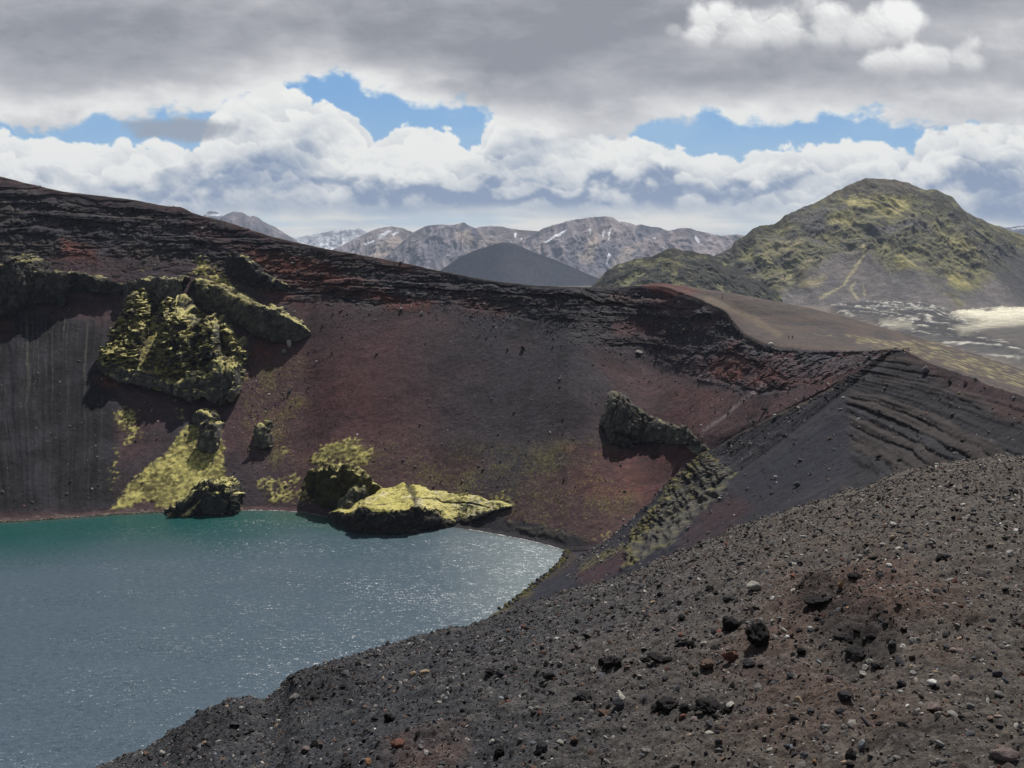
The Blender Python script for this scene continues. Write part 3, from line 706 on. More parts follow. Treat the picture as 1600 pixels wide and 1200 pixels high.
# ------------------------------------------------------------------ water
def build_water():
    xs = np.concatenate([np.arange(-520, -160, 12.), np.arange(-160, 60.1, 2.0)]); ys = np.arange(40, 402, 2.)
    X, Y = np.meshgrid(xs, ys)
    P = np.stack([X, Y, np.zeros_like(X)], -1)
    px, py = project(P)
    sh = table(SHORE, np.clip(px, -700, 1100)); ysh = H / qof(sh)
    d = np.clip(ysh - Y, 0, 400)
    n = fbm(X * .02, Y * .02, octv=4, seed=3)
    deep = rgb(.062, .094, .124); teal = rgb(.005, .058, .055); green = rgb(.028, .075, .050); sheen = rgb(.20, .235, .242)
    t = sstep(75, 12, d + 14 * n)
    c = lerp3(np.broadcast_to(deep, P.shape), teal, t * sstep(-5, -135, X + 14 * n))
    c = lerp3(c, green, sstep(30, 6, d + 6 * n) * sstep(-120, -75, X) * sstep(-20, -50, X) * .8)
    c = lerp3(c, sheen, sstep(-30, 22, X + 10 * n + .10 * (Y - 280)) * sstep(420, 200, d + 40 * n) * .7)  # paler toward the right shore: glint and cloud sheen painted into the water
    c = lerp3(c, rgb(.05, .06, .05), sstep(5, 0, d) * .6)
    m = bpy.data.materials.new('lake_water'); nt, N, L = nodes_of(m)
    out = N.new('ShaderNodeOutputMaterial'); b = N.new('ShaderNodeBsdfPrincipled'); L.new(b.outputs[0], out.inputs[0])
    b.inputs['Roughness'].default_value = .33; b.inputs['IOR'].default_value = 1.333; b.inputs['Specular IOR Level'].default_value = .5
    at = N.new('ShaderNodeAttribute'); at.attribute_name = 'albedo'; L.new(at.outputs['Color'], b.inputs['Base Color'])
    geo = N.new('ShaderNodeNewGeometry'); nrm = None
    big = N.new('ShaderNodeTexNoise'); big.inputs['Scale'].default_value = .035; big.inputs['Detail'].default_value = 3
    mp0 = N.new('ShaderNodeMapping'); mp0.inputs['Scale'].default_value = (.4, 1.6, 1); L.new(geo.outputs['Position'], mp0.inputs[0]); L.new(mp0.outputs[0], big.inputs['Vector'])
    mrb = N.new('ShaderNodeMapRange'); mrb.inputs[1].default_value = .3; mrb.inputs[2].default_value = .7; mrb.inputs[3].default_value = .55; mrb.inputs[4].default_value = 1.15
    L.new(big.outputs['Fac'], mrb.inputs[0])
    tot = None
    for sc, rot, st, amp, det in WAVES:
        mp = N.new('ShaderNodeMapping'); mp.inputs['Rotation'].default_value = (0, 0, math.radians(rot)); mp.inputs['Scale'].default_value = (sc * st, sc, 1)
        L.new(geo.outputs['Position'], mp.inputs[0])
        n = N.new('ShaderNodeTexNoise'); n.inputs['Scale'].default_value = 1; n.inputs['Detail'].default_value = det; n.inputs['Roughness'].default_value = .6
        L.new(mp.outputs[0], n.inputs['Vector'])
        sb = N.new('ShaderNodeVectorMath'); sb.operation = 'SUBTRACT'; sb.inputs[1].default_value = (.5, .5, .5); L.new(n.outputs['Color'], sb.inputs[0])
        ml = N.new('ShaderNodeVectorMath'); ml.operation = 'MULTIPLY'; ml.inputs[1].default_value = (amp, amp * 1.25, 0); L.new(sb.outputs[0], ml.inputs[0])
        if tot is None: tot = ml.outputs[0]
        else:
            ad = N.new('ShaderNodeVectorMath'); ad.operation = 'ADD'; L.new(tot, ad.inputs[0]); L.new(ml.outputs[0], ad.inputs[1]); tot = ad.outputs[0]
    scl = N.new('ShaderNodeVectorMath'); scl.operation = 'SCALE'; L.new(tot, scl.inputs[0]); L.new(mrb.outputs[0], scl.inputs['Scale'])
    ad = N.new('ShaderNodeVectorMath'); ad.operation = 'ADD'; L.new(scl.outputs[0], ad.inputs[0]); ad.inputs[1].default_value = (0, 0, 1)
    nn = N.new('ShaderNodeVectorMath'); nn.operation = 'NORMALIZE'; L.new(ad.outputs[0], nn.inputs[0]); nrm = nn.outputs[0]
    L.new(nrm, b.inputs['Normal'])
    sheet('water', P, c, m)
    # the thin line of foam the ripples push up the beaches
    fm = bpy.data.materials.new('foam'); nt, N, L = nodes_of(fm)
    out = N.new('ShaderNodeOutputMaterial'); b = N.new('ShaderNodeBsdfPrincipled'); L.new(b.outputs[0], out.inputs[0]); b.inputs['Base Color'].default_value = (.62, .62, .6, 1); b.inputs['Roughness'].default_value = .6
    parts = []
    for x0, x1 in ((375, 519), (728, 884)):
        x = np.arange(x0, x1, .8); yy = H / qof(table(SHORE, x)) - .15 + .25 * perlin(x * .13, x * 0)
        wd = .42 * np.clip(.25 + 1.3 * perlin(x * .09, x * 0 + 3) + .6 * perlin(x * .4, x * 0 + 5), .04, 1) * np.clip((x - x0) / 6, .1, 1) * np.clip((x1 - x) / 6, .1, 1)
        a = W(x, table(SHORE, x), yy); A = a.copy(); B_ = a.copy(); A[:, 1] = yy + wd; B_[:, 1] = yy - wd; A[:, 2] = .05; B_[:, 2] = .05
        parts.append(np.stack([A, B_]))
    vs, fs, o = [], [], 0
    for p in parts:
        vs.append(p.reshape(-1, 3)); fs.append(grid_faces(2, p.shape[1]) + o); o += p.shape[0] * p.shape[1]
    ob = put('foam', mesh_from(np.concatenate(vs), np.concatenate(fs), 4, name='foam'), fm); ob['kind'] = 'stuff'

# ------------------------------------------------------------------ rock masses with an upright face and a mossy back
def cells3(x, y, z, seed=0):
    # cellular noise: (distance to the nearest seed, its random value, gap to the second)
    R = np.random.RandomState(seed + 17).rand(256, 4).astype(np.float32)
    xi, yi, zi = [np.floor(q).astype(np.int32) for q in (x, y, z)]
    d1 = np.full(x.shape, 9., np.float32); d2 = d1.copy(); val = np.zeros(x.shape, np.float32)
    for i in (-1, 0, 1):
        for j in (-1, 0, 1):
            for k in (-1, 0, 1):
                p = R[_P[_P[_P[(xi + i) & 255] + ((yi + j) & 255)] + ((zi + k) & 255)]]
                d = (xi + i + p[..., 0] - x) ** 2 + (yi + j + p[..., 1] - y) ** 2 + (zi + k + p[..., 2] - z) ** 2
                n = d < d1
                d2 = np.where(n, d1, np.minimum(d2, d)); val = np.where(n, p[..., 3], val); d1 = np.where(n, d, d1)
    d1 = np.sqrt(d1); d2 = np.sqrt(d2)
    return d1, val, d2 - d1

def blocks(P, s, seed, zs=1.):
    w = .35 * fbm(P[..., 0] * s * 1.3, P[..., 1] * s * 1.3, P[..., 2] * s * 1.3, octv=3, seed=seed)
    d, v, g = cells3(P[..., 0] * s + w, P[..., 1] * s + w, P[..., 2] * s * zs + w, seed)
    return (v - .5) * sstep(0, .16, g) - .45 * (1 - sstep(0, .14, g))

def crag(name, label, cat, top, bot, out=3., lean=.2, moss=.8, rough=1.0, seed=0, back=3., D=None, group=None, rock=None, mosscol=None, under=2.5, step=.8, thick=1.6, stair=0.):
    # patches where moss has taken hold, as seen on the wall
    D = BOWL if D is None else D
    tp = np.asarray(top, float); bt = np.asarray(bot, float)
    n = len(tp)
    s = np.linspace(0, n - 1, max(36, int((tp[-1, 0] - tp[0, 0]) / step * 1.25)))
    T = pchip(np.arange(n), tp, s); B = pchip(np.arange(n), bt, s)
    hh0 = np.clip((B[:, 1] - T[:, 1]), 4, 60)[:, None]
    T = T + np.stack([.05 * hh0[:, 0] * perlin(T[:, 0] * .11, s * 0, seed=seed), .13 * hh0[:, 0] * fbm(T[:, 0] * .09, s * 0 + 2, octv=4, seed=seed)], 1) * (np.minimum(s, n - 1 - s) > .2)[:, None]
    B = B + np.stack([s * 0, .12 * hh0[:, 0] * fbm(B[:, 0] * .1, s * 0 + 7, octv=4, seed=seed + 1)], 1)
    sel = np.linspace(0, n - 1, 3 * n)
    Sb = np.array([lookup(D, *pchip(np.arange(n), bt, np.array([k]))[0]) for k in sel])[:, 1]
    St = np.array([lookup(D, *pchip(np.arange(n), tp, np.array([k]))[0]) for k in sel])[:, 1]
    Yb = np.interp(s, sel, Sb); Yt = np.interp(s, sel, St)
    edge = np.clip(np.minimum(s, n - 1 - s) / .9, 0, 1) ** .6
    hgt = np.clip((B[:, 1] - T[:, 1]) / F * Yb, .3, 80)
    yb = Yb - out * edge; yt = np.minimum(yb + lean * hgt, Yt - .3)
    rows = [W(B[:, 0], B[:, 1] + 1.5, Yb + under), W(B[:, 0], B[:, 1], yb), W(T[:, 0] * .5 + B[:, 0] * .5, T[:, 1] * .5 + B[:, 1] * .5, (yb * .55 + yt * .45) - .12 * hgt * edge),
            W(T[:, 0], T[:, 1], yt)]
    bk = W(T[:, 0], T[:, 1], yt); bk[:, 1] = Yt + back; bk[:, 2] = W(T[:, 0], T[:, 1], Yt)[:, 2] - .3
    bk[:, 0] = bk[:, 0] * 1.0
    dn = bk.copy(); dn[:, 2] -= 4 + hgt * .3; dn[:, 1] += 2
    rows += [bk, dn]
    nr = int(max(30, np.max(B[:, 1] - T[:, 1]) * 1.3))
    t = np.concatenate([np.linspace(0, .12, 10), np.linspace(.12, .62, nr)[1:], np.linspace(.62, .9, 24)[1:], np.linspace(.9, 1, 5)[1:]])
    P = pchip([0, .12, .37, .62, .9, 1], np.stack(rows), t)
    N = normals(P); N = np.where(((N[..., 1] - .7 * N[..., 2]) > 0)[..., None], -N, N)
    a = blocks(P, .105, seed, .6); a2 = blocks(P, .27, seed + 2, .6)
    b = ridged(P[..., 0] * .5, P[..., 1] * .5, P[..., 2] * .5, octv=5, seed=seed + 4) - .6
    w = fbm(P[..., 0] * .08, P[..., 1] * .08, P[..., 2] * .08, octv=4, seed=seed + 7)
    face = (sstep(.02, .14, t) * (1 - sstep(.85, .95, t)))[:, None] * (.25 + .75 * edge[None])
    P2 = P + N * (face * rough * (3.0 * a + 1.0 * a2 + .30 * b + .6 * w))[..., None]
    if stair:
        f = P[..., 2] / stair + 2.2 * w + 1.0 * a + .8 * fbm(P[..., 0] * .2, P[..., 1] * .2, P[..., 2] * .05, octv=3, seed=seed + 21); f = f - np.floor(f)
        off = lean * stair * 1.5 * (np.where(f < .82, f / .82, (1 - f) / .18) - .5)
        P2[..., 1] -= off * face * (sstep(.10, .2, t) * (1 - sstep(.55, .64, t)))[:, None]
    N2 = normals(P2); N2 = np.where(((N2[..., 1] - .7 * N2[..., 2]) > 0)[..., None], -N2, N2)
    Ns = smooth_rows(np.swapaxes(smooth_rows(np.swapaxes(N2, 0, 1), 14), 0, 1), 14)
    fine = shade_noise(P, .45, seed + 9, 5); n3 = shade_noise(P, .15, seed + 12, 5)
    rk = C_ROCK if rock is None else rock
    c = lerp3(np.broadcast_to(rk * .42, P.shape), rk * .95, sstep(-.4, .5, fine + .5 * n3))
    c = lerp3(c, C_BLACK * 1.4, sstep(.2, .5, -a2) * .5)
    mo = sstep(.46, .66, N2[..., 2] * .3 + Ns[..., 2] * .7 + .14 * fine + .10 * n3 - .25 * (1 - moss)) * min(1, .45 + moss * .55)
    qx, qy = project(P)
    for poly, k_ in [([(158, 562), (172, 530), (205, 525), (208, 560), (190, 566)], .9), ([(180, 520), (195, 495), (225, 490), (215, 520)], .5), ([(268, 492), (288, 488), (303, 505), (300, 520), (275, 512)], .8), ([(272, 515), (300, 512), (304, 532), (278, 530)], .7),
                     ([(310, 498), (335, 494), (342, 515), (318, 520)], .8), ([(340, 505), (360, 512), (388, 548), (370, 556), (352, 535)], .9), ([(255, 575), (330, 560), (345, 575), (300, 600), (262, 598)], .7), ([(340, 562), (366, 562), (378, 580), (345, 582)], .95), ([(300, 430), (345, 448), (400, 472), (395, 482), (330, 462), (296, 445)], .5)]:
        mo = np.maximum(mo, pmask(qx, qy, poly, 5, (fine, n3), 5) * k_ * sstep(.25, .5, Ns[..., 2] + .2 * fine))
    mc = rgb(.50, .455, .19) if mosscol is None else mosscol
    c = lerp3(c, lerp3(C_OLIVE * 1.2, mc, sstep(-.55, .1, fine + .5 * n3)), np.clip(mo, 0, 1))
    c = np.clip(c, .008, .8)
    ob = sheet(name, P2, c, MAT['crag'], None)
    tag(ob, label, cat, group)
    return ob

def build_crags():
    MAT['crag'] = ground_mat('mossy_rock', (1.2, 5.), ((1.1, .35), (4.5, .10)), .35)
    crag('cliff_band', 'grey overhanging cliff band at the far left with black scree under its recess', 'cliff',
         [(-170, 428), (-60, 420), (0, 412), (15, 401), (33, 405), (46, 426), (70, 428), (100, 425), (130, 428), (160, 437), (212, 446)],
         [(-170, 505), (-60, 500), (0, 492), (15, 488), (33, 482), (46, 471), (70, 470), (94, 474), (106, 448), (140, 452), (212, 462)], out=4.2, lean=.12, moss=.2, rough=.8, seed=3, under=6, rock=C_ROCK * .62)
    crag('cliff_band', 'short grey cliff band capping the mossy towers below the layered wall', 'cliff',
         [(192, 442), (215, 437), (240, 436), (262, 434), (285, 436), (308, 440)], [(192, 470), (215, 472), (240, 477), (262, 480), (285, 474), (308, 478)], out=3.4, lean=.15, moss=.3, rough=.8, seed=7, under=4)
    crag('cliff_band', 'long grey cliff band slanting down to a point on the red scree', 'cliff',
         [(296, 436), (320, 441), (345, 452), (370, 464), (400, 475), (435, 486), (462, 502), (486, 519)], [(296, 476), (320, 482), (345, 492), (370, 506), (400, 521), (435, 532), (462, 531), (486, 522)], out=3.2, lean=.16, moss=.55, rough=.8, seed=11, under=4, rock=C_ROCK * .8)
    G = 'mossy rock towers on the left wall'
    crag('rock_tower', 'leftmost mossy rock tower, narrow at the top and spreading to a yellow foot', 'rock',
         [(156, 556), (172, 523), (188, 497), (204, 478), (215, 452), (226, 450), (234, 464), (240, 484)], [(156, 570), (172, 574), (188, 574), (200, 574), (207, 574), (213, 560), (222, 520), (236, 488)], out=6.5, lean=1.15, moss=1., rough=1.1, seed=17, group=G, stair=6.)
    crag('rock_tower', 'tallest stepped mossy tower in the middle of the left crags', 'rock',
         [(247, 520), (255, 500), (263, 471), (273, 469), (283, 480), (292, 490), (298, 508), (302, 542)], [(247, 548), (255, 562), (263, 572), (273, 580), (283, 580), (292, 576), (298, 570), (302, 558)], out=11., lean=.85, moss=.95, rough=1.5, seed=23, group=G, thick=3, stair=7.5)
    crag('rock_tower', 'knobbly mossy tower right of the tallest stepped tower', 'rock',
         [(310, 538), (316, 502), (323, 492), (332, 497), (338, 515), (344, 545)], [(310, 565), (316, 576), (323, 582), (332, 584), (338, 582), (344, 574)], out=10.5, lean=.85, moss=.95, rough=1.4, seed=29, group=G, thick=2.6, stair=6.)
    crag('rock_tower', 'sloping mossy rib at the right edge of the left crags', 'rock',
         [(340, 497), (349, 502), (359, 515), (370, 529), (381, 544), (388, 552)], [(340, 514), (349, 530), (359, 546), (370, 557), (381, 561), (388, 558)], out=5.5, lean=.95, moss=1., rough=1.2, seed=31, group=G, thick=2.2, stair=6.)
    crag('rock_ledge', 'broad mossy rock ledge overhanging a dark hollow below the left towers', 'rock',
         [(150, 560), (180, 568), (215, 578), (245, 590), (270, 600), (290, 590), (304, 578), (320, 584), (335, 566), (350, 561), (366, 572), (378, 592)],
         [(150, 572), (180, 590), (215, 598), (245, 606), (270, 614), (290, 621), (304, 622), (320, 620), (335, 625), (350, 625), (366, 620), (378, 606)], out=6.5, lean=.55, moss=1., rough=1.1, seed=37, under=7)
    crag('rock_outcrop', 'small mossy rock knob just below the overhanging ledge', 'rock', [(300, 652), (310, 640), (322, 640), (334, 652), (342, 660)], [(300, 660), (310, 668), (322, 668), (334, 668), (342, 666)], out=2.6, lean=.5, moss=1., seed=41, step=.6)
    crag('rock_outcrop', 'upright mossy rock knob at the peak of the bright yellow moss slope', 'rock', [(308, 690), (316, 662), (326, 657), (336, 662), (342, 690)], [(308, 700), (316, 706), (326, 706), (336, 704), (342, 700)], out=3., lean=.5, moss=.8, seed=43, step=.6)
    crag('rock_outcrop', 'lone mossy rock knob amid the olive scree right of the yellow slope', 'rock', [(394, 690), (402, 668), (412, 664), (420, 676), (427, 692)], [(394, 694), (402, 698), (412, 700), (420, 698), (427, 696)], out=2.6, lean=.5, moss=.8, seed=47, step=.6)
    crag('lakeside_rock', 'small dark mossy-topped rock on the far shore below the bright yellow moss slope', 'rock',
         [(256, 797), (272, 787), (291, 775), (306, 761), (322, 755), (342, 747), (352, 751), (364, 770), (379, 795)], [(256, 803), (272, 805), (291, 806), (306, 806), (322, 805), (342, 804), (352, 803), (364, 801), (379, 799)], out=5., lean=.45, moss=1., rough=1.1, seed=53, back=2, under=6, rock=C_ROCK * .55)
    crag('lakeside_rock', 'dark hollow-faced crag with a lit upper edge behind the mossy headland', 'rock',
         [(474, 745), (484, 736), (502, 731), (525, 731), (545, 733), (563, 741), (580, 752), (600, 763)], [(474, 752), (484, 772), (502, 786), (525, 791), (545, 789), (563, 783), (580, 776), (600, 768)], out=3., lean=.12, moss=.5, rough=.8, seed=59, back=2, under=8, rock=C_OLIVE * .55)
    crag('lakeside_rock', 'pale mossy boulder wedged between headland and dark crag', 'rock',
         [(526, 786), (538, 776), (549, 766), (558, 759), (568, 758), (578, 768)], [(526, 796), (538, 795), (549, 793), (558, 790), (568, 786), (578, 780)], out=9.5, lean=.6, moss=1., rough=.8, seed=61, back=-2, under=4, mosscol=rgb(.42, .40, .22))
    crag('cliff_outcrop', 'overhanging grey outcrop right of centre casting a dark shadow on red scree', 'cliff',
         [(938, 656), (947, 640), (960, 618), (973, 622), (986, 634), (1000, 645), (1020, 656), (1050, 665), (1076, 674), (1092, 688), (1110, 706)],
         [(938, 662), (947, 672), (960, 690), (973, 695), (986, 693), (1000, 689), (1020, 689), (1050, 690), (1076, 697), (1092, 709), (1110, 717)], out=2.4, lean=.55, moss=.0, rough=1.0, seed=67, under=5, rock=C_ROCK * .95, back=7, step=.6)
    crag('rock_rib', 'dark broken lava rib slanting down from the upper left rim cliffs', 'rock', [(352, 405), (366, 397), (380, 398), (392, 410), (402, 425), (420, 436), (455, 448)], [(352, 428), (366, 432), (380, 438), (392, 442), (402, 446), (420, 450), (455, 454)], out=3.2, lean=.2, moss=.3, seed=73, rock=C_DARK)
    # the headland that stands in the water
    x = np.linspace(514, 800, 350)
    wl = table([(514, 812), (520, 818), (540, 826), (560, 833), (595, 836), (630, 835), (674, 830), (703, 825), (725, 817), (745, 809), (765, 802), (785, 796), (800, 793)], x)
    ct = table([(514, 805), (520, 799), (535, 801), (547, 804), (557, 798), (568, 792), (586, 797), (617, 800), (640, 795), (649, 789), (662, 797), (685, 800), (698, 810), (725, 813), (745, 806), (765, 799), (785, 793), (800, 791)], x)
    cr = table([(514, 801), (525, 797), (543, 787), (566, 779), (581, 773), (597, 764), (617, 762), (635, 755), (651, 759), (685, 766), (719, 772), (752, 778), (776, 783), (800, 789)], x)
    Yw = H / qof(wl); Yw = np.where(x > 715, Yw * .55 + .45 * table([(514, 366), (800, 367)], x), Yw)
    # towards its right end the moss tongue lies on the slope itself
    kr = sstep(640, 752, x)
    def on_slope(py, d):
        xs_ = np.linspace(636, 800, 34); ys_ = np.interp(xs_, x, py)
        return np.interp(x, xs_, [lookup(BOWL, a_, b_)[1] - d for a_, b_ in zip(xs_, ys_)])
    e = np.clip(np.minimum((x - 514) / 25, (800 - x) / 50), 0, 1) ** .6
    Yc = Yw + 1.2 * e; Yk = np.interp(x, [514, 560, 635, 720, 800], [368, 374, 379, 375, 369])
    Yw = Yw * (1 - kr) + on_slope(wl, .6) * kr; Yc = Yc * (1 - kr) + on_slope(ct, 1.6) * kr; Yk = Yk * (1 - kr) + on_slope(cr, .8) * kr
    r = [W(x, wl, Yw) + np.array([0, -1, -4]), W(x, wl, Yw), W(x, (wl + ct) / 2, Yw * .5 + Yc * .5 - 1.2 * e), W(x, ct, Yc), W(x, (ct * .55 + cr * .45), Yc * .6 + Yk * .4), W(x, cr, Yk)]
    b_ = W(x, cr, Yk); r += [b_ + np.array([0, 4, -1.5]), b_ + np.array([0, 9, -9])]
    t = np.concatenate([np.linspace(0, .1, 8), np.linspace(.1, .45, 70)[1:], np.linspace(.45, .9, 90)[1:], np.linspace(.9, 1, 12)[1:]])
    P = pchip([0, .1, .28, .45, .68, .9, .95, 1], np.stack(r), t)
    N = normals(P); N = np.where(((N[..., 1] - .7 * N[..., 2]) > 0)[..., None], -N, N)
    a = ridged(P[..., 0] * .10, P[..., 1] * .10, P[..., 2] * .1, octv=5, seed=5) - .6; b = ridged(P[..., 0] * .3, P[..., 1] * .3, P[..., 2] * .3, octv=5, seed=8) - .6
    up = sstep(.42, .52, t)[:, None]; face = sstep(.02, .12, t)[:, None] * (.3 + .7 * e[None])
    px, py = project(P)
    wp = (shade_noise(P, .2, 2), shade_noise(P, .2, 3))
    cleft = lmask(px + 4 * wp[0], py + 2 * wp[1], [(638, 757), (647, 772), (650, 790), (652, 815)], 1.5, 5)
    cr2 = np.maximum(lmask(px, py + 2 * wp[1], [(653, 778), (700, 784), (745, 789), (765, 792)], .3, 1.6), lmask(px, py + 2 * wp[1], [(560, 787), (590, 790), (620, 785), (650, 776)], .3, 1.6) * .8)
    P2 = P + N * (face * (lerp := ((1.5 * a + .7 * b + 1.8 * blocks(P, .16, 3) + .9 * blocks(P, .4, 4)) * (1 - up) + (2.0 * a + .5 * b) * up)) - cleft * 1.6 * face - cr2 * .35)[..., None]
    fine = shade_noise(P, .5, 14, 5); n3 = shade_noise(P, .12, 15, 5)
    N2 = normals(P2); N2 = np.where(((N2[..., 1] - .7 * N2[..., 2]) > 0)[..., None], -N2, N2); Ns = smooth_rows(N2, 2)
    c = lerp3(np.broadcast_to(rgb(.030, .028, .026), P.shape), rgb(.085, .075, .06), sstep(-.1, .6, fine + n3 * .5))
    mo = sstep(.36, .62, Ns[..., 2] + .2 * fine) * sstep(.40, .47, t)[:, None]
    mcol = lerp3(lerp3(np.broadcast_to(C_MOSS, P.shape), rgb(.52, .47, .19), sstep(640, 680, px)), rgb(.54, .49, .34), sstep(.1, .5, n3 + .3 * fine) * .8)
    c = lerp3(c, lerp3(C_OLIVE * 1.2, mcol, sstep(-.50, .02, fine + .35 * b)), mo)
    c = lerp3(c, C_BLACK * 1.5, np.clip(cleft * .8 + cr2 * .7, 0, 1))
    tag(sheet('headland_rock', P2, np.clip(c, .008, .8), MAT['crag'], None), 'big mossy headland rock in the lake, bright yellow top and black face', 'rock')

# ------------------------------------------------------------------ mountains and plain
def mountain(name, crest, Yc, foot_py, colfn, rough=1., seed=0, slope=.55, gully=1., step=1.2, conc=1.25, kind='structure', rows=130, mat='far', dmask=None):
    cr = np.asarray(crest, float)
    x = np.arange(cr[0, 0], cr[-1, 0] + step, step)
    Ycx = np.full_like(x, Yc) if np.isscalar(Yc) else table(Yc, x)
    sil = np.interp(x, cr[:, 0], cr[:, 1]) * .5 + pchip(cr[:, 0], cr[:, 1], x) * .5
    C = W(x, sil, Ycx)
    hz = np.clip(C[:, 2] + 5, 1, None)
    wid = hz / slope
    foot = C.copy(); foot[:, 1] = Ycx - wid; foot[:, 0] = C[:, 0] * (foot[:, 1] / Ycx) ** .25; foot[:, 2] = -6
    back = C.copy(); back[:, 1] = Ycx + wid * .9; back[:, 2] = -6
    t = np.concatenate([np.linspace(0, 1, rows), np.linspace(1, 2, rows // 3)[1:]])
    tt = np.where(t <= 1, t, 2 - t)
    g = tt ** conc
    base = np.where((t <= 1)[:, None, None], foot[None], back[None])
    P = base + (C[None] - base) * tt[:, None, None]
    P[..., 2] = base[..., 2] + (C[None, :, 2] - base[..., 2]) * g[:, None]
    s = 1. / np.maximum(np.median(hz), 30)
    X, Y, Z = P[..., 0] * s, P[..., 1] * s, P[..., 2] * s
    w = fbm(X * 1.2, Y * 1.2, octv=3, seed=seed)
    gl = ridged(X * 3.0 + .6 * w, Y * .7, Z * .45, octv=5, seed=seed + 2) - .62
    rg = ridged(X * 2.2, Y * 2.2, Z * 2.2, octv=6, seed=seed + 5) - .62
    env = (np.sin(np.clip(tt, 0, 1) * math.pi) ** .7 * .9 + .10 * (tt > .9))[:, None]
    P2 = P.copy()
    amt = (gl * .22 * gully + rg * .12 * rough) * env / s
    if dmask is not None: amt = amt * dmask(*project(P), w)
    P2[..., 2] += amt * .6; P2[..., 1] -= amt * .7
    tip = np.exp(-((1 - tt) / .08) ** 2)[:, None] * (t <= 1.05)[:, None]
    P2[..., 2] += tip * rough * .02 / s * fbm(X * 6, X * 0 + seed, octv=5, seed=seed + 9)
    px, py = project(P)
    N = normals(P2); N = np.where(N[..., 2:3] < 0, -N, N)
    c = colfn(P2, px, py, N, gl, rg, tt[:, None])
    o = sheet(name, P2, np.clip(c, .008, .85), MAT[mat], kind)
    return o, P2, px, py

